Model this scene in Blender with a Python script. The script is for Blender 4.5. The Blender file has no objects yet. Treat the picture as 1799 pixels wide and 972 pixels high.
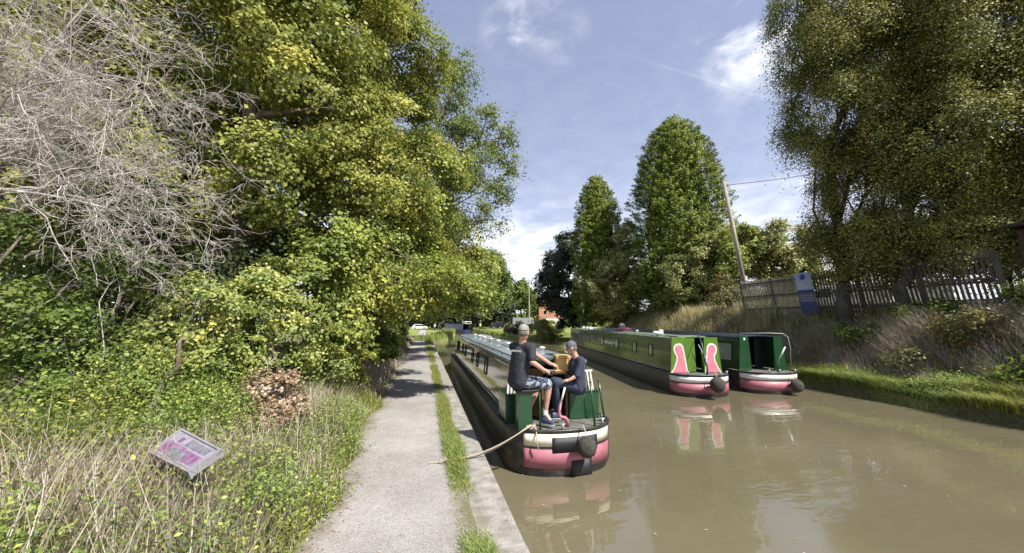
import bpy, math
import numpy as np
from mathutils import Vector, Matrix

sc = bpy.context.scene
COL = sc.collection
R = math.radians
rng = np.random.default_rng(11)

# ------------------------------------------------------------------ camera frame (used to lay the place out in metres)
FPX, CH, YAW, PITCH = 633.0, 2.6, R(13.7), math.atan(79 / 633.0)
c_r = np.array([math.cos(YAW), -math.sin(YAW), 0.0])
c_f = np.array([math.sin(YAW) * math.cos(PITCH), math.cos(YAW) * math.cos(PITCH), math.sin(PITCH)])
c_u = np.cross(c_r, c_f)
CAMP = np.array([0.0, 0.0, CH])


def at(x, y, d):
    """world point seen in direction (x, y) of the survey photo at axial distance d metres"""
    return CAMP + d * (c_f + c_r * (x - 899.5) / FPX + c_u * (486 - y) / FPX)


# ------------------------------------------------------------------ tags
def tag(o, label=None, cat=None, group=None, kind=None):
    if label: o['label'] = label
    if cat: o['category'] = cat
    if group: o['group'] = group
    if kind: o['kind'] = kind
    return o


def empty(name, loc, rz=0.0, label=None, cat=None, group=None):
    o = bpy.data.objects.new(name, None)
    o.location = loc
    o.rotation_euler = (0, 0, rz)
    o.empty_display_size = 0.2
    COL.objects.link(o)
    return tag(o, label, cat, group)


def link_mesh(name, me, parent=None, mat=None):
    o = bpy.data.objects.new(name, me)
    COL.objects.link(o)
    if parent is not None: o.parent = parent
    if mat is not None:
        me.materials.clear(); me.materials.append(mat)
    return o


def copy_tree(o, parent=None):
    c = o.copy(); COL.objects.link(c)
    if parent is not None: c.parent = parent
    for ch in list(o.children): copy_tree(ch, c)
    return c


# ------------------------------------------------------------------ mesh builders
def np_mesh(name, V, Fc, v=None, smooth=False):
    """V (n,3), Fc (m,4) quads -> mesh"""
    me = bpy.data.meshes.new(name)
    V = np.asarray(V, dtype=np.float32); Fc = np.asarray(Fc, dtype=np.int32)
    m, k = Fc.shape
    me.vertices.add(len(V)); me.vertices.foreach_set('co', V.ravel())
    me.loops.add(m * k); me.loops.foreach_set('vertex_index', Fc.ravel())
    me.polygons.add(m)
    me.polygons.foreach_set('loop_start', np.arange(0, m * k, k, dtype=np.int32))
    me.polygons.foreach_set('loop_total', np.full(m, k, dtype=np.int32))
    if smooth: me.polygons.foreach_set('use_smooth', np.ones(m, dtype=bool))
    me.update(calc_edges=True)
    if v is not None:
        a = me.attributes.new('v', 'FLOAT', 'POINT')
        a.data.foreach_set('value', np.asarray(v, dtype=np.float32))
    return me


class MB:
    def __init__(s): s.V = []; s.F = []

    def add(s, vs, fs):
        n = len(s.V)
        s.V.extend([tuple(map(float, p)) for p in vs])
        s.F.extend([tuple(i + n for i in f) for f in fs])
        return s

    def box(s, c, sz, M=None, taper=(1, 1)):
        x, y, z = [a / 2 for a in sz]
        vs = []
        for zz in (-z, z):
            tx, ty = (taper if zz > 0 else (1, 1))
            for xx, yy in ((-x, -y), (x, -y), (x, y), (-x, y)):
                p = Vector((xx * tx, yy * ty, zz))
                if M is not None: p = M @ p
                vs.append((p[0] + c[0], p[1] + c[1], p[2] + c[2]))
        return s.add(vs, [(3, 2, 1, 0), (4, 5, 6, 7), (0, 1, 5, 4), (1, 2, 6, 5), (2, 3, 7, 6), (3, 0, 4, 7)])

    def tube(s, pts, rad, n=8, cap=True):
        pts = [np.asarray(p, float) for p in pts]
        if np.isscalar(rad): rad = [rad] * len(pts)
        vs = []; prev = None
        for i, p in enumerate(pts):
            a = pts[max(i - 1, 0)]; b = pts[min(i + 1, len(pts) - 1)]
            t = b - a; t = t / (np.linalg.norm(t) + 1e-9)
            if prev is None:
                q = np.array([0, 0, 1.0]) if abs(t[2]) < .9 else np.array([1.0, 0, 0])
            else: q = prev
            u = np.cross(t, q); nu = np.linalg.norm(u)
            if nu < 1e-6: u = np.cross(t, [0.3, 1, 0.2]); nu = np.linalg.norm(u)
            u /= nu; w = np.cross(u, t); prev = w
            for k in range(n):
                an = 2 * math.pi * k / n
                vs.append(p + rad[i] * (u * math.cos(an) + w * math.sin(an)))
        fs = []
        for i in range(len(pts) - 1):
            for k in range(n):
                k2 = (k + 1) % n
                fs.append((i * n + k, i * n + k2, (i + 1) * n + k2, (i + 1) * n + k))
        if cap:
            fs.append(tuple(range(n - 1, -1, -1))); m = (len(pts) - 1) * n
            fs.append(tuple(range(m, m + n)))
        return s.add(vs, fs)

    def capsule(s, a, b, ra, rb, n=14):
        a = np.asarray(a, float); b = np.asarray(b, float)
        t = b - a; L = np.linalg.norm(t)
        t = t / L if L > 1e-6 else np.array([0, 0, 1.0])
        pts = []; rr = []
        for k in range(5):
            an = math.pi / 2 * k / 4.6 + 0.08
            pts.append(a - t * ra * math.cos(an)); rr.append(max(ra * math.sin(an), 1e-3))
        pts.append(a + t * 1e-4); rr.append(ra)
        pts.append(b - t * 1e-4); rr.append(rb)
        for k in range(4, -1, -1):
            an = math.pi / 2 * k / 4.6 + 0.08
            pts.append(b + t * rb * math.cos(an)); rr.append(max(rb * math.sin(an), 1e-3))
        return s.tube(pts, rr, n)

    def ellipsoid(s, c, r, n=16, m=10, M=None):
        vs = []; fs = []
        for i in range(m + 1):
            th = math.pi * i / m
            for k in range(n):
                ph = 2 * math.pi * k / n
                st = max(math.sin(th), 0.01)
                p = Vector((r[0] * st * math.cos(ph), r[1] * st * math.sin(ph), r[2] * math.cos(th)))
                if M is not None: p = M @ p
                vs.append((p[0] + c[0], p[1] + c[1], p[2] + c[2]))
        for i in range(m):
            for k in range(n):
                k2 = (k + 1) % n
                fs.append((i * n + k, (i + 1) * n + k, (i + 1) * n + k2, i * n + k2))
        fs.append(tuple(range(n))); fs.append(tuple(range((m + 1) * n - 1, m * n - 1, -1)))
        return s.add(vs, fs)

    def prism(s, pts, h, M):
        """polygon pts (2D) extruded by h along local z, transformed by M"""
        n = len(pts)
        vs = [tuple(M @ Vector((p[0], p[1], 0))) for p in pts] + [tuple(M @ Vector((p[0], p[1], h))) for p in pts]
        fs = [tuple(range(n - 1, -1, -1)), tuple(range(n, 2 * n))]
        fs += [(i, (i + 1) % n, n + (i + 1) % n, n + i) for i in range(n)]
        return s.add(vs, fs)

    def build(s, name, mat, parent=None, smooth=False, bevel=0.0, off=None):
        me = bpy.data.meshes.new(name)
        V = s.V
        if off is not None: V = [(a - off[0], b - off[1], c - off[2]) for a, b, c in V]
        me.from_pydata(V, [], s.F); me.update()
        if smooth: me.polygons.foreach_set('use_smooth', np.ones(len(me.polygons), dtype=bool))
        o = link_mesh(name, me, parent, mat)
        if bevel:
            b = o.modifiers.new('b', 'BEVEL'); b.width = bevel; b.segments = 2; b.limit_method = 'ANGLE'
        return o


# ------------------------------------------------------------------ materials
def new_mat(name):
    m = bpy.data.materials.new(name); m.use_nodes = True
    nt = m.node_tree; nt.nodes.clear()
    out = nt.nodes.new('ShaderNodeOutputMaterial')
    return m, nt, out


def N(nt, t, **kw):
    n = nt.nodes.new(t)
    for k, v in kw.items():
        if k in n.inputs.keys() if isinstance(k, str) else False: n.inputs[k].default_value = v
        else: setattr(n, k, v)
    return n


def ramp(nt, stops):
    r = nt.nodes.new('ShaderNodeValToRGB')
    e = r.color_ramp.elements
    while len(e) < len(stops): e.new(0.5)
    for i, (p, c) in enumerate(stops):
        e[i].position = p; e[i].color = (c[0], c[1], c[2], 1)
    return r


def mat(name, c, rough=0.6, metal=0.0, c2=None, scale=4.0, bump=0.0, bscale=60.0, coat=0.0, detail=5, spec=0.5, stretch=None, lo=.35, hi=.65):
    m, nt, out = new_mat(name)
    p = nt.nodes.new('ShaderNodeBsdfPrincipled')
    p.inputs['Roughness'].default_value = rough; p.inputs['Metallic'].default_value = metal
    p.inputs['Specular IOR Level'].default_value = spec
    p.inputs['Coat Weight'].default_value = coat; p.inputs['Coat Roughness'].default_value = .04
    tc = nt.nodes.new('ShaderNodeTexCoord'); vec = tc.outputs['Object']
    if stretch:
        mp = nt.nodes.new('ShaderNodeMapping'); mp.inputs['Scale'].default_value = stretch
        nt.links.new(vec, mp.inputs[0]); vec = mp.outputs[0]
    c2 = c2 or tuple(a * .72 for a in c)
    nz = nt.nodes.new('ShaderNodeTexNoise'); nz.inputs['Scale'].default_value = scale; nz.inputs['Detail'].default_value = detail
    nt.links.new(vec, nz.inputs['Vector'])
    r = ramp(nt, [(lo, c2), (hi, c)])
    nt.links.new(nz.outputs['Fac'], r.inputs[0]); nt.links.new(r.outputs[0], p.inputs['Base Color'])
    if bump:
        n2 = nt.nodes.new('ShaderNodeTexNoise'); n2.inputs['Scale'].default_value = bscale; n2.inputs['Detail'].default_value = 4
        nt.links.new(vec, n2.inputs['Vector'])
        b = nt.nodes.new('ShaderNodeBump'); b.inputs['Strength'].default_value = bump; b.inputs['Distance'].default_value = .02
        nt.links.new(n2.outputs['Fac'], b.inputs['Height']); nt.links.new(b.outputs[0], p.inputs['Normal'])
    nt.links.new(p.outputs[0], out.inputs[0])
    return m


def leafmat(name, lo, mid, hi, tr=.3, rough=.5, patch=None, pscale=.6):
    m, nt, out = new_mat(name)
    at_ = nt.nodes.new('ShaderNodeAttribute'); at_.attribute_name = 'v'
    r = ramp(nt, [(0.0, lo), (0.55, mid), (1.0, hi)])
    nt.links.new(at_.outputs['Fac'], r.inputs[0]); colr = r.outputs[0]
    if patch:
        tc = nt.nodes.new('ShaderNodeTexCoord')
        nz = nt.nodes.new('ShaderNodeTexNoise'); nz.inputs['Scale'].default_value = pscale; nz.inputs['Detail'].default_value = 3
        nt.links.new(tc.outputs['Object'], nz.inputs['Vector'])
        rr = ramp(nt, [(.42, (0, 0, 0)), (.62, (1, 1, 1))]); nt.links.new(nz.outputs['Fac'], rr.inputs[0])
        mx = nt.nodes.new('ShaderNodeMix'); mx.data_type = 'RGBA'; mx.blend_type = 'MULTIPLY'
        nt.links.new(rr.outputs[0], mx.inputs[0]); nt.links.new(colr, mx.inputs[6])
        mx.inputs[7].default_value = (patch[0], patch[1], patch[2], 1); colr = mx.outputs[2]
    p = nt.nodes.new('ShaderNodeBsdfPrincipled'); p.inputs['Roughness'].default_value = rough
    p.inputs['Specular IOR Level'].default_value = .35
    t = nt.nodes.new('ShaderNodeBsdfTranslucent')
    nt.links.new(colr, p.inputs['Base Color']); nt.links.new(colr, t.inputs['Color'])
    mx = nt.nodes.new('ShaderNodeMixShader'); mx.inputs[0].default_value = tr
    nt.links.new(p.outputs[0], mx.inputs[1]); nt.links.new(t.outputs[0], mx.inputs[2])
    nt.links.new(mx.outputs[0], out.inputs[0])
    return m


M = {}
M['bark'] = mat('bark', (.16, .125, .09), .9, c2=(.07, .055, .04), scale=6, bump=.8, bscale=30, stretch=(1, 1, .25))
M['birchbark'] = mat('birch_bark', (.085, .075, .065), .85, c2=(.025, .022, .018), scale=5, bump=.6, bscale=25, stretch=(1, 1, .5))
M['deadwood'] = mat('dead_wood', (.54, .50, .465), .85, c2=(.34, .30, .27), scale=7)
M['leaf_haw'] = leafmat('hawthorn_leaf', (0.110, 0.153, 0.036), (0.295, 0.347, 0.080), (0.576, 0.546, 0.128), .34, patch=(.78, .86, .8))
M['leaf_haw2'] = leafmat('hedge_leaf', (0.128, 0.177, 0.051), (0.336, 0.389, 0.112), (0.612, 0.565, 0.163), .34, patch=(.8, .86, .8), pscale=.9)
M['leaf_maple'] = leafmat('maple_leaf', (0.131, 0.164, 0.037), (0.325, 0.346, 0.080), (0.579, 0.521, 0.121), .35, patch=(.82, .88, .8))
M['leaf_ash'] = leafmat('ash_leaf', (0.067, 0.109, 0.022), (0.164, 0.210, 0.043), (0.327, 0.362, 0.074), .35)
M['leaf_birch'] = leafmat('birch_leaf', (0.085, 0.099, 0.024), (0.221, 0.220, 0.052), (0.458, 0.408, 0.098), .30, patch=(.78, .85, .75), pscale=.5)
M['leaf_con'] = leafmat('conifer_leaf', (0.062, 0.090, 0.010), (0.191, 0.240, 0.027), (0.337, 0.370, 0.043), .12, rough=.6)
M['leaf_thorn_shade'] = leafmat('shade_thorn_leaf', (0.018, 0.030, 0.008), (0.045, 0.065, 0.014), (0.100, 0.125, 0.030), .25)  # leaf colour darkened to paint the deep shade of the hedge hollow
M['leaf_grey'] = leafmat('willow_leaf', (0.112, 0.144, 0.047), (0.309, 0.318, 0.103), (0.554, 0.537, 0.205), .3)
M['leaf_dark'] = leafmat('dark_leaf', (0.019, 0.027, 0.016), (0.041, 0.056, 0.030), (0.093, 0.107, 0.055), .25)
M['leaf_mid'] = leafmat('mid_leaf', (0.072, 0.112, 0.023), (0.176, 0.223, 0.047), (0.334, 0.372, 0.079), .3, patch=(.7, .8, .8))
M['leaf_yel'] = leafmat('yellow_leaf', (0.187, 0.194, 0.041), (0.395, 0.349, 0.073), (0.608, 0.504, 0.106), .35)
M['leaf_brown'] = leafmat('withered_leaf', (0.156, 0.097, 0.057), (0.332, 0.228, 0.149), (0.519, 0.402, 0.299), .25)
M['leaf_bramble'] = leafmat('bramble_leaf', (0.076, 0.088, 0.032), (0.179, 0.186, 0.064), (0.378, 0.318, 0.146), .25, patch=(1.2, .85, .8))
M['grass_dry'] = leafmat('dry_grass', (0.242, 0.199, 0.128), (0.500, 0.398, 0.294), (0.620, 0.601, 0.609), .3, patch=(.85, .9, .75), pscale=.8)
M['grass_green'] = leafmat('green_grass', (0.092, 0.143, 0.038), (0.218, 0.299, 0.080), (0.413, 0.455, 0.121), .35, patch=(1.2, 1.0, .9))
M['leaf_straw'] = leafmat('straw_stem', (0.240, 0.200, 0.140), (0.420, 0.360, 0.270), (0.600, 0.540, 0.440), .2)
M['bank_straw'] = leafmat('bank_straw', (0.260, 0.230, 0.110), (0.500, 0.440, 0.220), (0.620, 0.560, 0.340), .35)
M['weed'] = leafmat('weed_leaf', (0.096, 0.158, 0.038), (0.231, 0.335, 0.081), (0.437, 0.517, 0.132), .35, patch=(1.1, .9, .85), pscale=1.5)
M['gravel'] = mat('path_gravel', (.365, .348, .335), .95, c2=(.27, .252, .238), scale=1.4, bump=1.0, bscale=70, detail=15, lo=.3, hi=.7)
M['stone'] = mat('coping_stone', (.33, .312, .29), .9, c2=(.19, .175, .15), scale=5, bump=.7, bscale=50, detail=10)
M['steel'] = mat('galvanised_steel', (.34, .34, .36), .5, .2, scale=3)
M['white'] = mat('white_paint', (.66, .65, .62), .35, c2=(.52, .51, .47), scale=7, coat=.3, detail=12, lo=.25, hi=.55)
M['cream'] = mat('cream_paint', (.66, .63, .50), .35, c2=(.52, .49, .4), scale=9, coat=.2, detail=12, lo=.25, hi=.55)
M['red'] = mat('faded_red_paint', (.34, .115, .15), .5, c2=(.24, .08, .105), scale=8, coat=.2, detail=12, lo=.25, hi=.55)
M['pink'] = mat('pink_paint', (.60, .20, .26), .4, c2=(.52, .16, .21), scale=6, coat=.3)
M['black'] = mat('hull_blacking', (.018, .018, .02), .4, c2=(.075, .055, .042), scale=5, coat=.1, bump=.15, bscale=20, detail=12, lo=.30, hi=.52, stretch=(1, .4, 1.6))
M['matblack'] = mat('black_paint', (.012, .012, .014), .6)
M['dkgreen'] = mat('dark_green_paint', (.012, .058, .022), .28, c2=(.009, .045, .017), scale=4, coat=.6)
M['ltgreen'] = mat('bright_green_paint', (.085, .19, .018), .32, c2=(.065, .145, .014), scale=4, coat=.5)
M['olive'] = mat('olive_green_gloss', (.17, .155, .07), .14, c2=(.13, .12, .05), scale=2, coat=1.0)
M['olive2'] = mat('moss_green_gloss', (.055, .072, .018), .22, c2=(.035, .048, .012), scale=2, coat=.6)
M['roof_sky_sheen'] = mat('roof_paint_sky_sheen', (.25, .29, .34), .38, c2=(.17, .20, .225), scale=1.2, coat=.4, stretch=(1, .3, 1))  # sky reflection put into the base colour of dark green gloss
M['roofgreen'] = mat('roof_paint_green', (.19, .24, .16), .5, c2=(.12, .16, .10), scale=1.5)
M['roofblue'] = mat('roof_paint_blue', (.035, .045, .08), .4, c2=(.02, .028, .05), scale=1.5)
M['blue'] = mat('navy_paint', (.03, .04, .12), .3, coat=.4)
M['glass'] = mat('dark_glass', (.012, .014, .016), .05, spec=.9)
M['paleglass'] = mat('curtained_glass', (.32, .33, .30), .15, c2=(.22, .23, .2), scale=12, coat=.6)
M['brass'] = mat('brass', (.5, .37, .14), .35, .9)
M['wood'] = mat('pale_pine', (.60, .39, .13), .55, c2=(.50, .31, .10), scale=6, stretch=(1, 1, 6))
M['brownwood'] = mat('brown_door_wood', (.16, .08, .03), .4, c2=(.10, .05, .02), scale=5, stretch=(1, 1, .2))
M['deck'] = mat('deck_paint', (.15, .155, .13), .8, c2=(.08, .085, .07), scale=8, bump=.3)
M['rope'] = mat('rope', (.50, .43, .34), .9, c2=(.34, .29, .22), scale=60, bump=.6, bscale=150)
M['rope_dark'] = mat('dirty_rope', (.075, .068, .058), .95, c2=(.03, .028, .024), scale=40, bump=1.0, bscale=70)
M['skin'] = mat('skin', (.52, .31, .23), .5, c2=(.45, .25, .18), scale=12)
M['tee'] = mat('black_cotton', (.018, .02, .028), .85, c2=(.03, .032, .042), scale=9, bump=1.0, bscale=9)
M['navy'] = mat('navy_cotton', (.022, .028, .055), .85, c2=(.035, .04, .07), scale=9, bump=1.0, bscale=9)
M['capgrey'] = mat('grey_cap_cloth', (.25, .245, .22), .85, c2=(.19, .185, .17), scale=20)
M['capslate'] = mat('slate_cap_cloth', (.12, .125, .16), .85, scale=20)
M['shorts'] = mat('patterned_shorts', (.26, .31, .38), .8, c2=(.025, .032, .05), scale=16, detail=2, lo=.47, hi=.56)
M['sock'] = mat('white_sock', (.75, .74, .72), .9)
M['shoe'] = mat('navy_canvas', (.05, .07, .14), .8)
M['print'] = mat('shirt_print_white', (.7, .7, .7), .8)
M['hair'] = mat('grey_brown_hair', (.16, .13, .11), .9, c2=(.10, .08, .065), scale=40)
M['eye'] = mat('eye_dark', (.02, .015, .012), .2)
M['fence'] = mat('weathered_fence_wood', (.13, .11, .085), .9, c2=(.07, .055, .045), scale=5, bump=.3, stretch=(1, 1, .2))
M['fence_pale'] = mat('pale_fence_boards', (.30, .28, .20), .9, c2=(.19, .17, .12), scale=5, bump=.3, stretch=(1, 1, .2))
M['pole'] = mat('weathered_pole_wood', (.40, .36, .28), .9, c2=(.26, .23, .18), scale=4, stretch=(1, 1, .2))
M['brick'] = mat('brick_wall', (.50, .23, .15), .9, c2=(.38, .17, .11), scale=2)
M['tile'] = mat('roof_tile', (.28, .15, .11), .9, c2=(.20, .11, .08), scale=3)
M['hut'] = mat('creosoted_boards', (.06, .042, .028), .9, c2=(.035, .025, .018), scale=3, stretch=(1, 1, .2))
M['paintwhite'] = mat('car_white', (.8, .8, .8), .2, coat=1)
M['paintdark'] = mat('car_dark', (.02, .022, .03), .2, coat=1)
M['tyre'] = mat('tyre', (.02, .02, .02), .9)
M['signblue'] = mat('sign_pale_blue', (.33, .37, .52), .5, c2=(.30, .34, .49), scale=3)
M['signink'] = mat('sign_blue_ink', (.03, .05, .30), .5)
M['signpurp'] = mat('sign_purple', (.14, .10, .17), .5, c2=(.11, .08, .14), scale=3)
M['signnavy'] = mat('sign_navy', (.045, .055, .16), .5)
M['hivis'] = mat('yellow_jacket', (.65, .62, .15), .7)
M['greypatch'] = mat('panel_picture_grey', (.10, .11, .13), .4, c2=(.20, .22, .24), scale=20)
M['magenta'] = mat('panel_magenta', (.17, .06, .17), .35, c2=(.24, .17, .25), scale=14, detail=3)
M['lilac'] = mat('panel_lilac', (.34, .29, .37), .35, c2=(.22, .2, .25), scale=14)


# ------------------------------------------------------------------ terrain
def lbank(y): return np.interp(y, [-60, 43, 50, 70, 100, 400], [1.04, 1.04, 3.0, 6.0, 8.0, 8.0])
def rbank(y): return np.interp(y, [-60, 0, 6, 12, 20, 28, 38, 46, 50, 53, 66, 92, 130, 400],
                               [14.0, 14.2, 14.4, 15.1, 16.1, 17.6, 19.0, 19.6, 18.5, 12.6, 12.0, 13, 14, 14])
def btop(y): return np.interp(y, [-60, 36, 47, 53, 400], [2.9, 2.9, 1.6, .62, .75])


def height(x, y):
    x = np.asarray(x, float); y = np.asarray(y, float)
    l = lbank(y); b = rbank(y)
    zl = .36 + .75 * np.clip((-1.5 - x) / 3.0, 0, 1)
    d = x - b
    s = np.clip((d - .9) / 3.1, 0, 1); s = s * s * (3 - 2 * s)
    zr = .30 + .12 * np.clip(d / .9, 0, 1) + (btop(y) - .42) * s
    return np.where(x < l, zl, np.where(x > b, zr, -.8))


def make_ground():
    ys = np.concatenate([[-60, -30, -15, -8], np.arange(-4, 60, .8), np.arange(60, 130, 4), [150, 200, 300, 600, 1500]])
    rows = []
    for y in ys:
        l = float(lbank(y)); b = float(rbank(y))
        xs = [-1500, -300, -60, -20, -10, -7, -5.5, -4.5, -3.5, -2.6, -2, -1.6, -1.3, -1, -.5, 0, .5, .9, l - .01, l + .005, l + .3, (l + b) / 2, b - .3,
              b - .005, b + .02, b + .3, b + .6, b + .9, b + 1.3, b + 1.8, b + 2.3, b + 2.8, b + 3.3, b + 3.8, b + 4.3, b + 6, b + 9, b + 15, b + 40, b + 300, 1500]
        xs = np.array(sorted(xs)); zs = height(xs, np.full(len(xs), y))
        jit = .05 * np.sin(xs * 3.1 + y * 1.7) * np.sin(y * 2.3 - xs)
        zs = zs + np.where((xs > b + .5), jit, 0) + np.where(xs < -1.8, jit, 0)
        rows.append(np.stack([xs, np.full(len(xs), y), zs], 1))
    V = np.concatenate(rows); nx = len(rows[0]); ny = len(rows)
    F = [(j * nx + i, j * nx + i + 1, (j + 1) * nx + i + 1, (j + 1) * nx + i) for j in range(ny - 1) for i in range(nx - 1)]
    me = np_mesh('ground', V, F)
    m, nt, out = new_mat('soil_and_turf')
    p = nt.nodes.new('ShaderNodeBsdfPrincipled'); p.inputs['Roughness'].default_value = .95
    tc = nt.nodes.new('ShaderNodeTexCoord')
    n1 = nt.nodes.new('ShaderNodeTexNoise'); n1.inputs['Scale'].default_value = .7; n1.inputs['Detail'].default_value = 8
    n2 = nt.nodes.new('ShaderNodeTexNoise'); n2.inputs['Scale'].default_value = 14; n2.inputs['Detail'].default_value = 6
    nt.links.new(tc.outputs['Object'], n1.inputs['Vector']); nt.links.new(tc.outputs['Object'], n2.inputs['Vector'])
    ra = ramp(nt, [(.35, (.10, .085, .045)), (.65, (.15, .17, .04))]); rb = ramp(nt, [(.3, (.45, .45, .4)), (.7, (1.3, 1.3, 1.2))])
    nt.links.new(n1.outputs['Fac'], ra.inputs[0]); nt.links.new(n2.outputs['Fac'], rb.inputs[0])
    # far lawn is mown and greener
    sx = nt.nodes.new('ShaderNodeSeparateXYZ'); nt.links.new(tc.outputs['Object'], sx.inputs[0])
    mr = nt.nodes.new('ShaderNodeMapRange'); mr.inputs[1].default_value = 45; mr.inputs[2].default_value = 54
    nt.links.new(sx.outputs['Y'], mr.inputs[0])
    ml = nt.nodes.new('ShaderNodeMix'); ml.data_type = 'RGBA'; nt.links.new(mr.outputs[0], ml.inputs[0])
    nt.links.new(ra.outputs[0], ml.inputs[6]); ml.inputs[7].default_value = (.20, .25, .05, 1)
    mx = nt.nodes.new('ShaderNodeMix'); mx.data_type = 'RGBA'; mx.blend_type = 'MULTIPLY'; mx.inputs[0].default_value = 1
    nt.links.new(ml.outputs[2], mx.inputs[6]); nt.links.new(rb.outputs[0], mx.inputs[7])
    nt.links.new(mx.outputs[2], p.inputs['Base Color'])
    b = nt.nodes.new('ShaderNodeBump'); b.inputs['Strength'].default_value = .8; b.inputs['Distance'].default_value = .05
    nt.links.new(n2.outputs['Fac'], b.inputs['Height']); nt.links.new(b.outputs[0], p.inputs['Normal'])
    nt.links.new(p.outputs[0], out.inputs[0])
    tag(link_mesh('ground', me, None, m), kind='structure')


make_ground()

# water
def make_water():
    m, nt, out = new_mat('canal_water')
    p = nt.nodes.new('ShaderNodeBsdfPrincipled')
    p.inputs['IOR'].default_value = 1.6; p.inputs['Roughness'].default_value = .02
    p.inputs['Specular IOR Level'].default_value = .62
    tc = nt.nodes.new('ShaderNodeTexCoord')
    n0 = nt.nodes.new('ShaderNodeTexNoise'); n0.inputs['Scale'].default_value = .25; n0.inputs['Detail'].default_value = 4
    nt.links.new(tc.outputs['Object'], n0.inputs['Vector'])
    r0 = ramp(nt, [(.35, (.118, .103, .064)), (.65, (.148, .130, .080))])
    nt.links.new(n0.outputs['Fac'], r0.inputs[0]); nt.links.new(r0.outputs[0], p.inputs['Base Color'])
    mp = nt.nodes.new('ShaderNodeMapping'); mp.inputs['Rotation'].default_value = (0, 0, R(20)); mp.inputs['Scale'].default_value = (.8, 2.2, 1)
    nt.links.new(tc.outputs['Object'], mp.inputs[0])
    n1 = nt.nodes.new('ShaderNodeTexNoise'); n1.inputs['Scale'].default_value = 3.0; n1.inputs['Detail'].default_value = 3
    n1.inputs['Distortion'].default_value = .6
    n2 = nt.nodes.new('ShaderNodeTexNoise'); n2.inputs['Scale'].default_value = .33; n2.inputs['Detail'].default_value = 2
    nt.links.new(mp.outputs[0], n1.inputs['Vector']); nt.links.new(tc.outputs['Object'], n2.inputs['Vector'])
    r2 = ramp(nt, [(.42, (.22, .22, .22)), (.62, (1, 1, 1))]); nt.links.new(n2.outputs['Fac'], r2.inputs[0])
    mu = nt.nodes.new('ShaderNodeMath'); mu.operation = 'MULTIPLY'
    nt.links.new(n1.outputs['Fac'], mu.inputs[0]); nt.links.new(r2.outputs[0], mu.inputs[1])
    n3 = nt.nodes.new('ShaderNodeTexNoise'); n3.inputs['Scale'].default_value = .9; n3.inputs['Detail'].default_value = 1
    nt.links.new(mp.outputs[0], n3.inputs['Vector'])
    ad = nt.nodes.new('ShaderNodeMath'); ad.operation = 'MULTIPLY_ADD'; ad.inputs[1].default_value = 1.6
    nt.links.new(n3.outputs['Fac'], ad.inputs[0]); nt.links.new(mu.outputs[0], ad.inputs[2])
    b = nt.nodes.new('ShaderNodeBump'); b.inputs['Strength'].default_value = .13; b.inputs['Distance'].default_value = .05
    nt.links.new(ad.outputs[0], b.inputs['Height']); nt.links.new(b.outputs[0], p.inputs['Normal'])
    nt.links.new(p.outputs[0], out.inputs[0])
    V = [(.5, -40, 0), (45, -40, 0), (45, 420, 0), (.5, 420, 0)]
    tag(link_mesh('water', np_mesh('water', V, [(0, 1, 2, 3)]), None, m), kind='structure')


make_water()

# towpath: gravel sheet with a ragged left edge, and the coping
ys = np.arange(-12, 106, .35)
xl = -1.13 + .16 * np.clip((6.5 - ys) / 3, 0, 1) + .10 * np.sin(ys * 1.3) + .07 * np.sin(ys * 3.7 + 1) + .03 * np.sin(ys * 9.1) - .06 * np.exp(-((ys - 3.2) / 1.2) ** 2) + .02 * np.sin(ys * 23)
xr = .612 + 0 * ys
shift = np.interp(ys, [0, 44, 60, 106], [0, 0, 0.0, 0.2])
V = []; F = []
nn = 7
for i, y in enumerate(ys):
    for k in range(nn):
        t = k / (nn - 1)
        V.append((xl[i] * (1 - t) + xr[i] * t + shift[i], y, .370 + .018 * min(1.0, 3 * t)))
for i in range(len(ys) - 1):
    for k in range(nn - 1):
        F.append((i * nn + k, i * nn + k + 1, (i + 1) * nn + k + 1, (i + 1) * nn + k))
pv_ = np.tile(np.abs(2 * np.arange(nn) / (nn - 1) - 1), len(ys))
mg, nt_ = M['gravel'], M['gravel'].node_tree
pb = [q for q in nt_.nodes if q.type == 'BSDF_PRINCIPLED'][0]; src = pb.inputs['Base Color'].links[0].from_socket
aa = nt_.nodes.new('ShaderNodeAttribute'); aa.attribute_name = 'v'
tcn = nt_.nodes.new('ShaderNodeTexCoord'); nz_ = nt_.nodes.new('ShaderNodeTexNoise'); nz_.inputs['Scale'].default_value = 4; nz_.inputs['Detail'].default_value = 8
nt_.links.new(tcn.outputs['Object'], nz_.inputs['Vector'])
ad_ = nt_.nodes.new('ShaderNodeMath'); ad_.operation = 'MULTIPLY_ADD'; ad_.inputs[1].default_value = .9; nt_.links.new(nz_.outputs['Fac'], ad_.inputs[0]); nt_.links.new(aa.outputs['Fac'], ad_.inputs[2])
rr_ = ramp(nt_, [(.0, (0, 0, 0)), (1.0, (1, 1, 1))]); mr_ = nt_.nodes.new('ShaderNodeMapRange'); mr_.inputs[1].default_value = 1.12; mr_.inputs[2].default_value = 1.5; nt_.links.new(ad_.outputs[0], mr_.inputs[0])
mx_ = nt_.nodes.new('ShaderNodeMix'); mx_.data_type = 'RGBA'; nt_.links.new(mr_.outputs[0], mx_.inputs[0]); nt_.links.new(src, mx_.inputs[6]); mx_.inputs[7].default_value = (.19, .16, .115, 1)
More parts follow.
